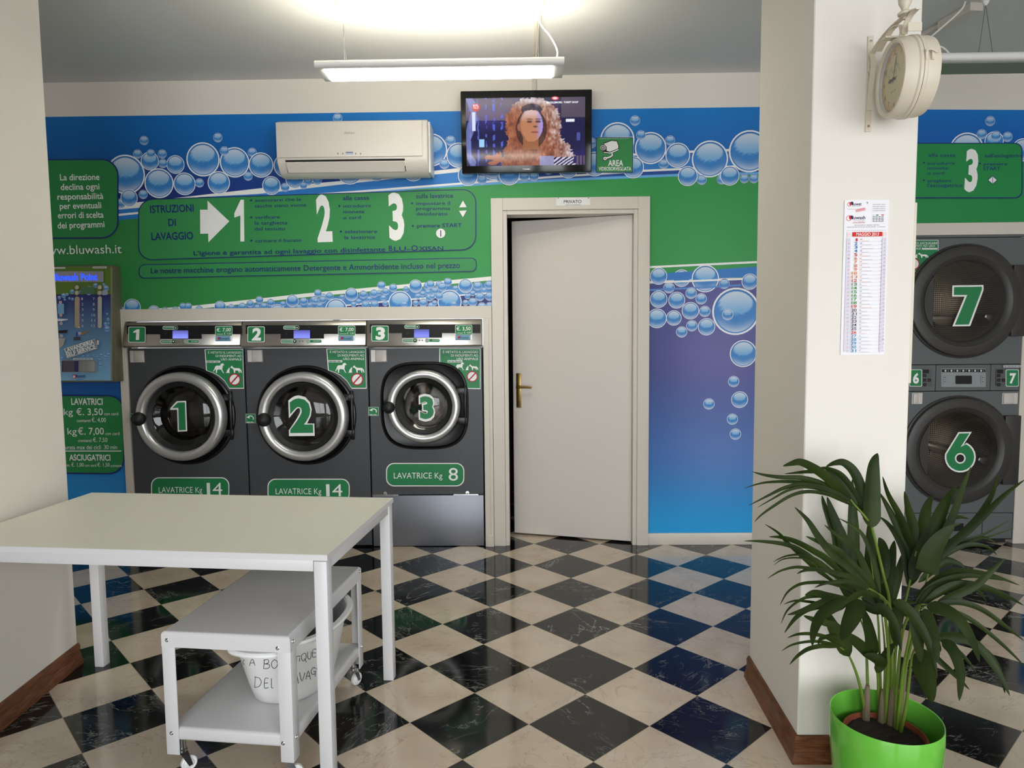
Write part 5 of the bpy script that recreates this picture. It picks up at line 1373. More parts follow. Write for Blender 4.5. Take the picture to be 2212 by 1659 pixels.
GL = {'L': [[(0, 0), (.0, 1)], [(0, 1), (.55, 1.05)]], 'l': [[(.6, 0), (0, .55), (.65, 1)]], 'A': [[(0, 1), (.5, 0), (1, 1)], [(.2, .62), (.8, .6)]], 'B': [[(.1, 0), (.0, 1)], [(0, .05), (.6, .0), (.75, .2), (.6, .42), (.1, .48)], [(.1, .48), (.8, .55), (.85, .85), (.5, 1), (0, 1)]], 'O': [[(.5, 0), (.1, .25), (0, .6), (.2, .95), (.6, 1), (.95, .65), (.9, .2), (.5, 0)]], 'T': [[(0, .05), (1, 0)], [(.55, .02), (.55, 1)]], 'I': [[(.5, 0), (.5, 1)]], 'Q': [[(.5, 0), (.1, .25), (0, .6), (.3, .95), (.75, .8), (.95, .4), (.8, .05), (.5, 0)], [(.6, .7), (1.0, 1.1)]], 'U': [[(0, 0), (.05, .75), (.4, 1), (.85, .75), (.9, 0)]], 'E': [[(.95, .0), (.1, .05), (.0, 1), (.9, .95)], [(.05, .5), (.8, .48)]], 'D': [[(.12, 0), (.0, 1)], [(0, 0), (.7, .1), (1, .5), (.7, .9), (.0, 1.02)]], 'V': [[(0, 0), (.45, 1), (1, 0)]], 'G': [[(.9, .1), (.4, .0), (.0, .5), (.3, .95), (.8, .8), (.85, .5), (.5, .55)], [(.85, .5), (.8, 1.2)]]}


def on_tub(px, py):
    d = ray(px, py); best = None
    for k in range(900):
        p = EYEP+d*(1.8+k*.001)
        t = (p.z-ZB)/(ZR-ZB)
        if not 0 <= t <= 1: continue
        kk = t**.85; hw = BH[0]+(RH[0]-BH[0])*kk; hl = BH[1]+(RH[1]-BH[1])*kk; c = BC.lerp(RC, t); x, y = p.x-c.x, p.y-c.y
        u = x*tc_+y*ts_; v = -x*ts_+y*tc_
        if abs(u/hw)**2.35+abs(v/hl)**2.35 < 1: return p - d*.0006
    return None


LETTERS = (('l', 675, 850, 692, 885), ('A', 724, 842, 765, 892), ('B', 830, 848, 880, 915), ('O', 888, 848, 935, 912), ('U', 950, 840, 990, 900), ('T', 1040, 822, 1105, 885), ('I', 1088, 835, 1108, 862), ('Q', 1112, 800, 1150, 860), ('U', 1158, 788, 1188, 845), ('E', 1196, 770, 1225, 828), ('D', 762, 978, 812, 1055), ('E', 836, 988, 868, 1060), ('L', 888, 990, 915, 1058), ('L', 985, 975, 1020, 1040), ('A', 1055, 950, 1090, 1026), ('V', 1098, 944, 1138, 1010), ('A', 1146, 932, 1180, 996), ('G', 1184, 908, 1222, 962), ('G', 1228, 888, 1262, 940), ('I', 1262, 872, 1272, 912), ('O', 1276, 856, 1312, 902))
for k0, k1 in ((0, 2), (2, 10), (10, 14), (14, 21)):
    b = MB()
    for ch, x0, y0, x1, y1 in LETTERS[k0:k1]:
        for st in GL[ch]:
            pts = [on_tub(330+.28868*(x0+(x1-x0)*u), 1180+.28868*(y0+(y1-y0)*v)) for u, v in st]
            pts = [p for p in pts if p]
            if len(pts) > 1: b.tube(smooth(pts, 3), .0011, 6)
    b.build('handwritten_lettering', 'ink', tub)

# ================================================================== WALL CLOCK
CA = math.radians(6); cn = V((-math.cos(CA), math.sin(CA), 0)); CC = V((1.083, 2.022, 2.093)); CRd = .106
ck = empty('station_clock', (1.045, PY0, 2.09)); tag(ck, 'cream double-sided clock on a scrolled bracket fixed to the pier', 'clock')
HT = .044
b = MB(); pr_ = [(CRd*.855, HT-.004), (CRd*.875, HT), (CRd*.96, HT+.001), (CRd, HT-.012), (CRd, .012), (CRd+.0035, .008), (CRd+.0035, .001)]
b.lathe(pr_ + [(CRd-.002, 0)] + [(r, -h) for r, h in reversed(pr_)], CC, cn, 72); b.build('case', 'cream', ck, ang=40)
PK = Plane(CC+cn*(HT-.014), cn)
for sg_, pl in ((1, PK), (-1, Plane(CC-cn*(HT-.014), -cn))):
    b = MB(); b.lathe([(CRd*.87, HT-.002), (CRd*.84, HT-.014), (.001, HT-.0145)], CC, cn*sg_, 64); b.build('dial', 'white', ck, ang=30)
    q = Print(pl, metric=True, base=.0008, step=.0001); RD = CRd*.835
    q.raw([(0, 0)]+[(RD*f*math.cos(2*PI*k/48), RD*f*math.sin(2*PI*k/48)) for f in (.7, .92, 1) for k in range(48)], [(0, 1+k, 1+(k+1) % 48) for k in range(48)]+[(1+i*48+k, 1+(i+1)*48+k, 1+(i+1)*48+(k+1) % 48, 1+i*48+(k+1) % 48) for i in (0, 1) for k in range(48)], [rgb(216, 206, 168)]+[rgb(214, 202, 160)]*48+[rgb(206, 178, 130)]*48+[rgb(192, 152, 104)]*48)
    for k in range(1, 13):
        a = PI/2-2*PI*k/12; r = RD*.80; asp = text_geo(str(k))[2]; hh = .0145; W = asp*hh*.8
        q.text(str(k), r*math.cos(a)-W/2, r*math.sin(a)-hh/2, r*math.cos(a)+W/2, r*math.sin(a)-hh/2, hh, rgb(70, 62, 54), .0)
        a = PI/2-2*PI*k/12; q.line([(RD*.95*math.cos(a), RD*.95*math.sin(a)), (RD*.985*math.cos(a), RD*.985*math.sin(a))], .0016, rgb(80, 70, 60))
    for i, ch in enumerate('GRAND CENTRAL'):
        if ch == ' ': continue
        a = math.radians(166-12.7*i); r = RD*.40; w2 = .0026; e = V((math.sin(a), -math.cos(a)))
        c_ = V((r*math.cos(a), r*math.sin(a))); q.text(ch, *(c_-e*w2), *(c_+e*w2), .0065, rgb(80, 70, 60))
    for tx_, yy, hw_ in (('TERMINAL', RD*.2, .014), ('NEW YORK', -RD*.42, .018)): q.text(tx_, -hw_, yy, hw_, yy, .0055, rgb(85, 76, 66))
    q.build('dial_print', ck, 'paper')
    b = MB()
    for ang, ln, w0, dd in ((math.radians(90-17), RD*.74, .0016, .005), (math.radians(90-271), RD*.46, .0042, .0035)):
        e = V((math.cos(ang), math.sin(ang))); n_ = V((-e.y, e.x)); pts = [-e*.012+n_*w0*.5, e*ln*.45+n_*w0*.8, e*ln*.62+n_*w0*1.4, e*ln, e*ln*.62-n_*w0*1.4, e*ln*.45-n_*w0*.8, -e*.012-n_*w0*.5]
        b.prism([(p.x, p.y) for p in pts], lambda u, v: pl.p(u, v, dd), lambda u, v: pl.p(u, v, dd+.0008))
    b.tube([pl.p(0, 0, .001), pl.p(0, 0, .007)], .0032, 12); b.build('hands', 'blackmat', ck)
    b = MB(); b.lathe([(CRd*.862, HT-.004), (.001, HT-.0035)], CC, cn*sg_, 48); b.build('glass', 'clockglass', ck)
# clasp and seam
b = MB(); a = -PI/2-.02
cl = CC+V((0, -CRd-.003, .022)); ca_ = cn
for du in (-.012, .004):
    b.box(-.0035, .0035, -.003, .003, -.013, .013, M=Matrix.Translation(cl+cn*(-du-.004)))
b.tube(smooth([cl+cn*.012+V((0, -.004, .008)), cl+cn*.004+V((0, -.006, .012)), cl-cn*.006+V((0, -.006, .009)), cl-cn*.014+V((0, -.006, .004)), cl-cn*.02+V((0, -.007, .006))], 4), .0026, 8)
for du, dz_ in ((.009, .009), (.009, -.009), (-.007, -.009)): b.tube([cl+cn*du+V((0, -.0035, dz_)), cl+cn*du+V((0, -.0042, dz_))], .0016, 8)
b.build('clasp', 'cream', ck, bevel=.001, seg=1)
# bracket
KXp = 1.045
b = MB(); p0, p1 = onY(1868, 78, PY0-.002), onY(1879, 285, PY0-.002); b.box(KXp-.0085, KXp+.0085, PY0-.005, PY0-.0005, p1.z, p0.z); b.build('wall_plate', 'cream', ck, bevel=.001, seg=1)
for zz in ((p0.z-.016), (p1.z+.016)):
    b = MB(); b.lathe([(.0045, 0), (.004, .0015), (.0005, .002)], (KXp, PY0-.005, zz), (0, -1, 0), 14); b.build('screw', 'chrome', ck)
K = lambda x, y: onX(1850+x*.16273, y*.16276, KXp)


def strap(pts, n=5): 
    P_ = [K(*p) for p in pts]
    for p in P_: p.y = min(p.y, PY0-.008)
    return smooth(P_, n)


b = MB()
for pts in ([(145, 860), (160, 780), (205, 715), (330, 530), (470, 365), (630, 225), (745, 140), (830, 112)],
            [(205, 720), (222, 800), (220, 880), (190, 960), (155, 975), (138, 930), (145, 860)],
            [(218, 880), (205, 1050), (180, 1250), (150, 1480)],
            [(300, 680), (350, 590), (420, 470), (490, 370), (560, 335), (600, 360), (612, 430), (600, 475)],
            [(790, 125), (720, 205), (670, 300), (645, 380), (640, 450)]):
    b.tube(strap(pts), 1, flat=(.0075, .0016, (1, 0, 0)))
pk0, pk1 = K(700, 320), K(690, 440); b.box(KXp-.0085, KXp+.028, pk0.y-.012, pk0.y-.009, pk1.z, pk0.z)
b.box(KXp-.03, KXp+.03, CC.y-.012, CC.y+.012, CC.z+CRd-.001, CC.z+CRd+.004)
b.build('scroll_bracket', 'cream', ck)
fz = K(640, 200); b = MB(); b.lathe([(.004, -.012), (.004, -.002), (.017, 0), (.018, .005), (.010, .012), (.009, .017), (.016, .030), (.0175, .042), (.014, .055), (.008, .064), (.001, .068)], fz, (0, 0, 1), 28); b.build('finial', 'cream', ck)

# ================================================================== CALENDAR AND BOARD ON THE PIER
cal = empty('wall_calendar', (1.05, PY0, 1.55)); tag(cal, 'tall narrow paper calendar for May 2013 pinned on the white pier', 'calendar')
PC = Plane((0, PY0-.0035, 0), (0, -1, 0)); u00, v00 = PC.px(1822.5, 432.5); u11, v11 = PC.px(1917.5, 766)
CW = PC.px(1918, 500)[0]-PC.px(1822.5, 500)[0]
b = MB(); b.box(u00+.003, u00+.003+CW, PY0-.0035, PY0-.0012, v11, v00); b.box(u00+.004, u00+.002+CW, PY0-.0012, PY0-.0004, v11+.003, v00-.001); b.build('sheets', 'plastic', cal)
q = Print(PC, metric=True, base=.0003, step=.00004)
q.t = (u00+.003, v00, CW/800.0, -(v00-v11)/2780.0)     # page grid: 800 x 2780 units
INK = rgb(45, 45, 75); RED = rgb(200, 50, 60); GREY = rgb(150, 148, 155)
q.rect(0, 0, 800, 2780, rgb(238, 236, 240))
for cy_, nm, w_ in ((75, 'luwet', 305), (320, 'luwash', 380)):
    q.ring(85, cy_, 38 if nm == 'luwet' else 50, 9, RED, 24); q.poly([(85, cy_), (85, cy_-42), (120, cy_-30), (128, cy_), (110, cy_+32)], RED)
    q.poly([(105, cy_-45), (150, cy_-48), (150, cy_+20), (128, cy_+10), (120, cy_-25)], INK); q.text(nm, 150, cy_+20, w_, cy_+20, 52 if nm == 'luwet' else 58, INK, .02)
q.text('lavanderie self service', 135, 117, 290, 117, 16, GREY); q.text('lavanderie self service', 170, 368, 375, 368, 16, GREY); q.text('mobile', 150, 415, 375, 412, 40, rgb(190, 90, 90), 0, None, 1, .3)
q.poly([(195, 165), (375, 135), (382, 185), (200, 220)], rgb(232, 190, 190)); q.text('LAVANDERIE', 208, 190, 370, 163, 26, RED, .01); q.text('PROFESSIONALI', 212, 208, 370, 182, 14, RED); q.rect(55, 160, 195, 164, RED)
for i, t in enumerate(('PROGETTAZIONE • VENDITA', 'INSTALLAZIONE • ASSISTENZA', 'LAVANDERIE SELF SERVICE', 'LAVANDERIE PROFESSIONALI')): q.text(t, 505, 92+i*36, 735, 92+i*36, 17, GREY)
q.text('ITALY', 510, 277, 550, 277, 13, INK); q.rect(570, 262, 615, 278, rgb(40, 120, 60)); q.rect(665, 262, 712, 278, RED)
for i in range(4): q.micro(508, 306+i*27, 718, 306+i*27, 15, INK)
q.text('Bluwash Italia Srl', 190, 453, 385, 453, 15, INK); q.micro(405, 453, 640, 453, 15, GREY); q.micro(50, 486, 575, 486, 14, GREY); q.text('www.bluwash.it', 590, 486, 745, 486, 14, INK)
q.rect(40, 540, 770, 543, GREY)
q.rect(150, 570, 690, 648, rgb(206, 52, 44)); q.text('MAGGIO 2013', 215, 636, 628, 636, 54, WHITE, .01, None, 1, .15)
for x0 in (55, 702): q.rect(x0, 572, x0+70, 650, rgb(238, 218, 210)); q.rect(x0-6, 668, x0+72, 2720, rgb(224, 216, 228))
dn = 'MGVSDLM'; cols = {0: rgb(170, 40, 40), 1: rgb(50, 120, 190), 2: rgb(225, 130, 50), 3: rgb(70, 140, 60), 4: rgb(70, 60, 70), 5: rgb(50, 130, 180)}
for k in range(1, 32):
    y = 730+(k-1)*66.5; sun = k in (1, 5, 12, 19, 26)
    c_ = rgb(196, 50, 50) if sun else cols[1] if k < 5 else cols[2] if k < 12 else cols[3] if k < 19 else cols[4] if k < 27 else cols[5]
    t_ = str(k); x0 = 195 if k < 10 else 150
    if k == 1: x0 = 215
    q.text(t_, x0, y, 248, y, 50, c_, .015); q.text(dn[(k-1) % 7], 300, y-12, 332, y-12, 30, c_, .0, None, 1, .2)
    q.rect(150, y+9, 690, y+11, rgb(200, 196, 205)); q.rect(330, y-2, 330+90+((k*37) % 120), y+4, rgb(200, 190, 196) if not sun else rgb(226, 170, 140)); q.rect(660, y-2, 690, y+3, GREY)
    for x0 in (75, 722): q.text(str((k*3+x0) % 31+1), x0, y-18, x0+26, y-18, 18, rgb(190, 80, 90) if (k+x0) % 7 == 0 else GREY); q.rect(x0-8, y-8, x0+32, y-2, rgb(190, 180, 195))
q.build('calendar_print', cal, 'paper')
b = MB(); pn = PC.px(1872.5, 438.5); b.lathe([(.0035, 0), (.003, .002), (.0005, .003)], (pn[0], PY0-.0038, pn[1]), (0, -1, 0), 14); b.build('pin', 'chrome', cal)
b = MB(); b.box(PX1+.0005, PX1+.0125, PY0+.012, PY0+.42, 1.222, 1.776); o = b.build('notice_board', 'cream', bevel=.002, seg=1); tag(o, 'cream-edged board on the dryer side of the pier, seen edge-on', 'board')

# ================================================================== PLANTER AND PALM
PCX, PCY, PZ, PR = 1.029, 1.918, .2935, .146
pn_ = empty('planter', (PCX, PCY, 0)); tag(pn_, 'round lime green plastic planter standing in front of the pier', 'planter')
b = MB()
b.lathe([(.002, 0), (.112, 0), (.118, .004), (.128, .06), (.138, .13), (.1445, .20), (.1475, .25), (PR+.0005, PZ-.004), (PR-.0005, PZ), (PR-.003, PZ-.002), (.143, .25), (.140, .20), (.132, .12), (.114, .012), (.002, .012)], (PCX, PCY, 0), (0, 0, 1), 96)
b.build('pot', 'green', pn_, ang=50)
palm = empty('potted_palm', (PCX, PCY, .015)); tag(palm, 'tall palm with arching dark green fronds growing in the lime green planter', 'plant')
b = MB(); b.lathe([(.002, .015), (.080, .015), (.102, .215), (.109, .217), (.109, .241), (.1035, .242), (.1015, .232), (.100, .20)], (PCX, PCY, 0), (0, 0, 1), 64); b.build('terracotta_pot', 'terra', palm)
random.seed(11); b = MB(); vs = [V((PCX, PCY, .230))]; N1, N2 = 48, 9
for j in range(1, N2+1):
    for k in range(N1):
        a = 2*PI*k/N1; r = .1012*j/N2; vs.append(V((PCX+r*math.cos(a), PCY+r*math.sin(a), .2265+.008*noise.noise(V((r*60*math.cos(a), r*60*math.sin(a), 2))))))
b.add(vs, [(0, 1+k, 1+(k+1) % N1) for k in range(N1)]+[(1+(j-1)*N1+k, 1+j*N1+k, 1+j*N1+(k+1) % N1, 1+(j-1)*N1+(k+1) % N1) for j in range(1, N2) for k in range(N1)]); b.build('soil', 'soil', palm)
CR = {'A': (1600, 960, .14467), 'B': (1900, 1000, .14105), 'C': (1600, 1180, .16277), 'D': (1880, 1180, .21700), 'P': (0, 0, 1)}


def CP(c, x, y): ox, oy, k = CR[c]; return (ox+x*k, oy+y*k)


def leaf(b, c, pts, w_, ya, yb, tw=.35):
    """pts from tip to base in crop units, width in crop units, depth yb at base, ya at tip; (c,x,y) switches crop"""
    pp = [CP(*p) if len(p) == 3 else CP(c, *p) for p in pts][::-1]; n = len(pp)
    P3 = [onY(x, y, yb+(ya-yb)*(i/(n-1))**1.2) for i, (x, y) in enumerate(pp)]
    L = smooth(P3, 5); N = len(L); W = w_*CR[c][2]*(ya+yb)/2*1.1/FPX
    vs = []
    for i, p in enumerate(L):
        s = i/(N-1); t = (L[min(i+1, N-1)]-L[max(i-1, 0)]).normalized(); view = (p-EYEP).normalized()
        side = t.cross(view).normalized(); up = side.cross(t).normalized()
        side2 = (side*math.cos(tw)+up*math.sin(tw)).normalized(); nrm = t.cross(side2)
        prof = min(1, (s*5.5)**.75+.12)*(1-s**2.6)**.8 if s < 1 else 0
        hw = max(W/2*prof, .00035)
        for k, d in ((-1, .16), (-.5, .03), (0, -.06), (.5, .03), (1, .16)): vs.append(p+side2*(hw*k/math.cos(tw)*.97)-nrm*(hw*d))
    b.add(vs, [(i*5+k, i*5+k+1, (i+1)*5+k+1, (i+1)*5+k) for i in range(N-1) for k in range(4)])
    return L[0]


FR = [
 # (petiole px path top->soil with depths, leaflets)
 ([('A', 1880, 1110), ('A', 1960, 1250), ('P', 1908, 1240), ('P', 1922, 1310), ('P', 1920, 1450), ('P', 1919, 1545)], [
  ('A', [(2045, 130), (1990, 300), (1970, 650), (1960, 1000), (1955, 1240)], 232, 1.93, 1.90),
  ('A', [(1270, 335), (1400, 280), (1545, 275), (1700, 420), (1810, 700), (1870, 1000), (1905, 1140)], 150, 1.98, 1.92),
  ('A', [(1190, 342), (1330, 375), (1500, 470), (1650, 680), (1760, 900), (1840, 1040)], 120, 1.99, 1.93),
  ('A', [(650, 440), (850, 420), (1050, 405), (1300, 425), (1480, 560), (1640, 770), (1740, 900)], 78, 2.02, 1.93),
  ('A', [(630, 325), (760, 285), (900, 265), (1100, 360), (1300, 500), (1480, 670), (1640, 800)], 142, 1.80, 1.91),
  ('A', [(165, 405), (350, 455), (600, 490), (900, 500), (1150, 560), (1400, 680), (1640, 830)], 80, 1.86, 1.91),
  ('A', [(55, 655), (300, 580), (560, 555), (850, 560), (1150, 600), (1400, 700), (1640, 830)], 58, 1.90, 1.91),
  ('A', [(115, 915), (400, 770), (650, 650), (900, 600), (1200, 640), (1450, 740), (1660, 850)], 70, 1.84, 1.90),
  ('A', [(255, 940), (480, 810), (700, 690), (930, 635), (1200, 670), (1450, 760), (1680, 880)], 52, 1.82, 1.90),
  ('A', [(205, 1160), (300, 1060), (480, 930), (750, 765), (1000, 705), (1280, 740), (1500, 830), (1700, 930)], 56, 1.80, 1.90)],
  [('A', 1640, 820), ('A', 1700, 900), ('A', 1800, 1010), ('A', 1880, 1110)]),
 ([('C', 1560, 900), ('C', 1650, 1150), ('P', 1872, 1416), ('P', 1876, 1545)], [
  ('A', [(1665, 520), (1672, 800), (1680, 1100), (1690, 1400), ('C', 1500, 420), ('C', 1540, 850)], 170, 2.08, 2.02),
  ('A', [(1290, 780), (1350, 960), (1440, 1200), (1530, 1450), ('C', 1400, 350), ('C', 1540, 850)], 160, 2.06, 2.02),
  ('A', [(1215, 760), (1250, 900), (1340, 1150), (1430, 1400), ('C', 1330, 420), ('C', 1540, 880)], 120, 2.09, 2.03)], None),
 ([('P', 1880, 1200), ('P', 1896, 1330), ('P', 1900, 1420), ('P', 1903, 1550)], [
  ('A', [(1925, 1120), (1930, 1300), (1940, 1550), ('C', 1720, 250), ('C', 1760, 500)], 165, 2.07, 2.00),
  ('A', [(2060, 1390), (2110, 1500), ('C', 1900, 180), ('C', 1860, 500)], 170, 2.07, 2.0)], None),
 ([('C', 1740, 580), ('C', 1860, 680), ('D', 200, 620), ('D', 215, 1000), ('P', 1928, 1560)], [
  ('A', [(805, 935), (1000, 1130), (1180, 1400), (1400, 1659), ('C', 1480, 300), ('C', 1740, 580)], 125, 1.84, 1.88),
  ('A', [(360, 1190), (560, 1320), (700, 1470), (900, 1659), ('C', 1000, 300), ('C', 1300, 520)], 66, 1.80, 1.86),
  ('A', [(420, 1378), (620, 1390), (850, 1465), (1100, 1600), ('C', 1150, 180), ('C', 1400, 420)], 95, 1.83, 1.87),
  ('A', [(50, 1440), (350, 1450), (700, 1500), (950, 1620), ('C', 1050, 250), ('C', 1330, 450)], 82, 1.78, 1.86),
  ('A', [(970, 1370), (1200, 1470), (1450, 1590), ('C', 1400, 180), ('C', 1640, 420), ('C', 1760, 580)], 130, 1.86, 1.88),
  ('A', [(1250, 1200), (1400, 1320), (1600, 1450), (1750, 1620), ('C', 1660, 300), ('C', 1780, 560)], 95, 1.85, 1.88),
  ('A', [(1460, 1100), (1650, 1200), (1800, 1320), (1900, 1500), ('C', 1790, 280), ('C', 1860, 640)], 66, 1.88, 1.88),
  ('C', [(355, 430), (520, 330), (720, 278), (900, 290), (1150, 320), (1400, 430)], 46, 1.76, 1.86),
  ('C', [(430, 205), (600, 130), (800, 112), (980, 160), (1200, 300)], 34, 1.79, 1.86),
  ('C', [(440, 250), (560, 172), (750, 152), (1000, 190), (1200, 310)], 26, 1.8, 1.86),
  ('C', [(745, 365), (870, 315), (1080, 310), (1280, 360), (1500, 430), (1700, 560)], 74, 1.82, 1.87)],
  [('C', 1250, 420), ('C', 1500, 500), ('C', 1740, 580)]),
 ([('C', 1690, 610), ('C', 1900, 690), ('D', 150, 700), ('D', 180, 1100), ('P', 1912, 1560)], [
  ('C', [(520, 785), (620, 610), (780, 505), (980, 478), (1200, 490), (1450, 580)], 46, 1.74, 1.84),
  ('C', [(980, 550), (1150, 485), (1400, 470), (1560, 520), (1690, 600)], 66, 1.80, 1.84),
  ('C', [(570, 770), (720, 722), (900, 735), (1100, 760), (1300, 720)], 40, 1.74, 1.83),
  ('C', [(535, 1030), (620, 850), (780, 720), (920, 672), (1150, 665), (1350, 690)], 40, 1.72, 1.83),
  ('C', [(850, 655), (980, 615), (1150, 665), (1350, 715), (1480, 730)], 120, 1.75, 1.82),
  ('C', [(620, 910), (800, 862), (1000, 780), (1200, 710), (1430, 720)], 90, 1.70, 1.81),
  ('C', [(580, 1150), (720, 960), (880, 840), (1060, 790), (1300, 750)], 78, 1.68, 1.81),
  ('C', [(835, 920), (960, 970), (1150, 1025), (1350, 1080)], 90, 1.80, 1.86),
  ('C', [(950, 1320), (970, 1130), (1060, 930), (1230, 800), (1440, 730)], 150, 1.66, 1.80),
  ('C', [(1340, 1250), (1420, 1060), (1500, 880), (1560, 700)], 225, 1.64, 1.79),
  ('C', [(1310, 840), (1450, 700), (1620, 625), (1850, 670)], 78, 1.70, 1.80)],
  [('C', 1440, 725), ('C', 1560, 700), ('C', 1700, 620)]),
 ([('C', 1310, 1335), ('C', 1400, 1400), ('C', 1460, 1500), ('C', 1540, 1700), ('P', 1862, 1500), ('P', 1869, 1550)], [
  ('C', [(620, 1215), (760, 1168), (950, 1165), (1150, 1215), (1320, 1335)], 52, 1.80, 1.92),
  ('C', [(540, 1390), (700, 1302), (950, 1262), (1150, 1285), (1330, 1340)], 42, 1.79, 1.92),
  ('C', [(650, 1570), (750, 1460), (900, 1362), (1100, 1322), (1310, 1338)], 60, 1.77, 1.92),
  ('C', [(1030, 1310), (1060, 1230), (1200, 1190), (1360, 1200)], 60, 1.86, 1.93),
  ('C', [(1160, 880), (1220, 1050), (1330, 1230), (1445, 1460)], 200, 1.90, 1.94)], None),
 ([('C', 1760, 1480), ('C', 1790, 1560), ('P', 1897, 1470), ('P', 1898, 1550)], [
  ('C', [(1240, 1120), (1450, 1210), (1620, 1340), (1760, 1480)], 150, 1.94, 1.98),
  ('C', [(1600, 800), (1680, 1000), (1740, 1250), (1770, 1470)], 150, 1.97, 1.99),
  ('D', [(-60, 1080), (60, 1120), (150, 1200)], 110, 1.95, 1.96),
  ('D', [(240, 960), (160, 1080), (60, 1260)], 90, 1.96, 1.98)], None),
 ([('P', 1905, 1330), ('P', 1912, 1420), ('P', 1908, 1560)], [
  ('C', [(1560, 150), (1640, 330), (1760, 600), (1870, 900)], 120, 2.03, 1.99),
  ('C', [(1420, 330), (1540, 520), (1680, 700), (1860, 900)], 120, 2.04, 1.99),
  ('C', [(1330, 560), (1460, 680), (1640, 790), (1860, 900)], 100, 2.03, 1.98),
  ('D', [(240, -60), (200, 150), (150, 400), (120, 680)], 130, 2.05, 1.99),
  ('D', [(330, 60), (280, 280), (200, 520), (120, 700)], 110, 2.04, 1.99),
  ('D', [(60, 60), (90, 280), (110, 480), (120, 680)], 120, 2.06, 1.99),
  ('D', [(470, 560), (330, 560), (220, 620), (120, 700)], 80, 1.98, 1.98),
  ('D', [(400, 720), (300, 650), (200, 660), (125, 700)], 80, 1.94, 1.97)], None),
 ([('D', 380, 420), ('D', 340, 580), ('D', 270, 900), ('D', 240, 1250), ('P', 1930, 1565)], [
  ('B', [(45, 205), (130, 480), (300, 800), (420, 1100), (560, 1600), ('D', 385, 400)], 118, 2.06, 1.96),
  ('B', [(0, 450), (150, 720), (330, 1100), (450, 1450), ('D', 380, 410)], 130, 2.07, 1.96),
  ('B', [(0, 820), (130, 930), (270, 1130), (400, 1450), ('D', 380, 410)], 95, 2.07, 1.96),
  ('B', [(380, 430), (440, 700), (520, 1000), (570, 1450), ('D', 400, 330)], 160, 2.05, 1.95),
  ('B', [(820, 480), (730, 650), (680, 900), (620, 1380), ('D', 410, 330)], 180, 2.03, 1.95),
  ('B', [(1180, 350), (1020, 600), (880, 900), (640, 1400), ('D', 410, 340)], 210, 2.02, 1.94),
  ('B', [(1400, 60), (1270, 400), (1150, 750), (960, 1150), (640, 1640)], 115, 2.0, 1.93),
  ('B', [(1370, 855), (1200, 830), (1050, 900), (850, 1180), (640, 1500)], 90, 2.03, 1.95)],
  [('B', 560, 1350), ('D', 420, 200), ('D', 380, 420)]),
 ([('D', 580, 265), ('D', 530, 450), ('D', 480, 640), ('D', 400, 1000), ('P', 1950, 1480), ('P', 1941, 1570)], [
  ('B', [(1810, 180), (1720, 480), (1490, 850), (1200, 1150), (850, 1480), ('D', 580, 260)], 118, 1.90, 1.86),
  ('B', [(2230, 250), (1900, 500), (1600, 800), (1350, 1030), (1000, 1330), ('D', 580, 265)], 118, 1.86, 1.86),
  ('B', [(1150, 950), (960, 1130), (800, 1380), (740, 1640), ('D', 560, 270)], 300, 1.82, 1.84),
  ('B', [(1240, 930), (1130, 960), (1000, 1060)], 50, 1.82, 1.83),
  ('B', [(1980, 885), (1600, 1090), (1300, 1200), (900, 1420), (720, 1600)], 56, 1.88, 1.87),
  ('B', [(2060, 1000), (1700, 1120), (1350, 1230), (950, 1430)], 40, 1.90, 1.88),
  ('B', [(1810, 1240), (1600, 1140), (1350, 1180), (1000, 1360), (740, 1600)], 70, 1.88, 1.87),
  ('B', [(1800, 1410), (1650, 1285), (1400, 1250), (1150, 1330), (800, 1540)], 70, 1.84, 1.86),
  ('B', [(1300, 1600), (1150, 1510), (980, 1490), (750, 1640)], 95, 1.83, 1.86)], None),
 ([('D', 520, 580), ('D', 440, 620), ('D', 350, 760), ('D', 300, 1000), ('P', 1938, 1480), ('P', 1934, 1572)], [
  ('D', [(1340, 120), (1200, 255), (1050, 390), (850, 490), (640, 590)], 80, 1.78, 1.80),
  ('D', [(1370, 345), (1100, 302), (900, 300), (650, 380), (450, 560)], 58, 1.86, 1.84),
  ('D', [(1490, 390), (1200, 285), (900, 245), (700, 300), (450, 500)], 62, 1.90, 1.86),
  ('D', [(1530, 590), (1300, 470), (1050, 392), (800, 400), (520, 570)], 74, 1.82, 1.82),
  ('D', [(1380, 550), (1250, 460), (1000, 370), (700, 390), (480, 570)], 60, 1.86, 1.83),
  ('D', [(940, 210), (850, 165), (700, 180), (480, 360)], 66, 1.90, 1.88),
  ('D', [(1160, 550), (1050, 420), (850, 350), (620, 430), (480, 580)], 60, 1.86, 1.83),
  ('D', [(1530, 940), (1350, 800), (1100, 625), (850, 555), (560, 600)], 58, 1.74, 1.80),
  ('D', [(1540, 1200), (1350, 1010), (1100, 800), (900, 680), (640, 610)], 50, 1.72, 1.80)],
  [('D', 640, 595), ('D', 520, 580)]),
 ([('D', 540, 605), ('D', 420, 660), ('D', 390, 900), ('D', 330, 1200), ('P', 1945, 1500), ('P', 1938, 1575)], [
  ('D', [(1090, 1155), (1010, 920), (870, 710), (700, 615), (560, 600)], 125, 1.66, 1.78),
  ('D', [(672, 1165), (650, 920), (590, 740), (540, 620)], 108, 1.68, 1.77),
  ('D', [(665, 1315), (600, 1020), (480, 770), (340, 600), (220, 560)], 100, 1.68, 1.78),
  ('D', [(500, 1155), (475, 920), (445, 620)], 118, 1.70, 1.77),
  ('D', [(310, 1050), (250, 800), (150, 640), (40, 600)], 96, 1.72, 1.79),
  ('D', [(260, 1000), (250, 800), (280, 600)], 120, 1.74, 1.80)], None),
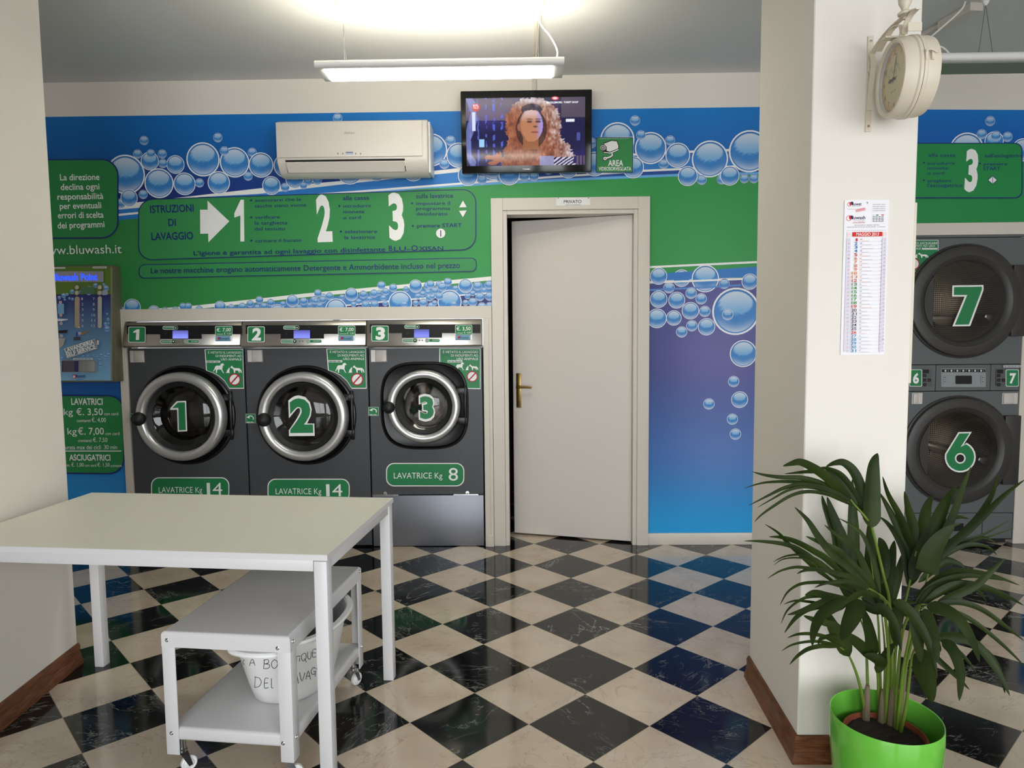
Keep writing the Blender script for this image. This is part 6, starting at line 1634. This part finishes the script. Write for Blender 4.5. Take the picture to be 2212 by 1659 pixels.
 ([('D', 650, 910), ('D', 500, 960), ('D', 420, 1080), ('D', 390, 1300), ('P', 1957, 1527), ('P', 1946, 1580)], [
  ('D', [(885, 1540), (900, 1260), (830, 1040), (720, 930)], 112, 1.72, 1.82),
  ('D', [(1390, 1490), (1260, 1230), (1060, 980), (850, 905), (650, 910)], 96, 1.74, 1.83),
  ('D', [(1340, 1465), (1290, 1250), (1150, 1050), (900, 930)], 60, 1.76, 1.83),
  ('D', [(990, 1430), (850, 1285), (680, 1130), (560, 1010)], 60, 1.76, 1.83),
  ('D', [(1060, 1270), (960, 1130), (820, 1000), (680, 920)], 44, 1.8, 1.84),
  ('D', [(615, 1560), (565, 1340), (500, 1150), (430, 1080)], 220, 1.70, 1.80),
  ('D', [(700, 1050), (660, 960), (560, 900)], 60, 1.82, 1.84)], None),
]
for stem_, leaves, rach in FR:
    fb = MB()
    for c, pts, w_, ya, yb in leaves: leaf(fb, c, pts, w_, ya, yb, tw=random.uniform(-.45, .45))
    fr = fb.build('frond', 'leaf', palm, ang=80)
    yb = leaves[0][4]; base = CP(*stem_[-1]); soilp = onZ(base[0], base[1], .228); n = len(stem_)
    pts = [onY(*CP(*p), yb+(soilp.y-yb)*(i/(n-1))**.8) for i, p in enumerate(stem_[:-1])]+[soilp]
    pre = [onY(*CP(*p), yb) for p in rach[:-1]] if rach else []
    Ls = smooth(pre+pts, 5); m = len(Ls)
    b = MB(); b.tube(Ls, [.0018+.0036*(i/m) for i in range(m)], 8); b.build('stem', 'stem', palm)
for px_, py_, hh, r in ((1870, 1576, .105, .0115), (1903, 1582, .10, .010), (1924, 1588, .12, .012), (1942, 1590, .085, .0105)):
    p = onZ(px_, py_-22, .226); b = MB(); b.tube([p, p+V((.001, 0, hh*.4)), p+V((.0025, .001, hh*.8)), p+V((.003, .001, hh))], [r, r*.92, r*.75, r*.5], 10); b.build('sheath', 'bark', palm)
p = onZ(1942, 1565, .226); q_ = onY(1958, 1436, p.y-.02); b = MB(); b.tube([p, p.lerp(q_, .5)+V((.002, 0, 0)), q_], [.005, .0045, .0035], 8); b.build('cut_stem', 'bark', palm)
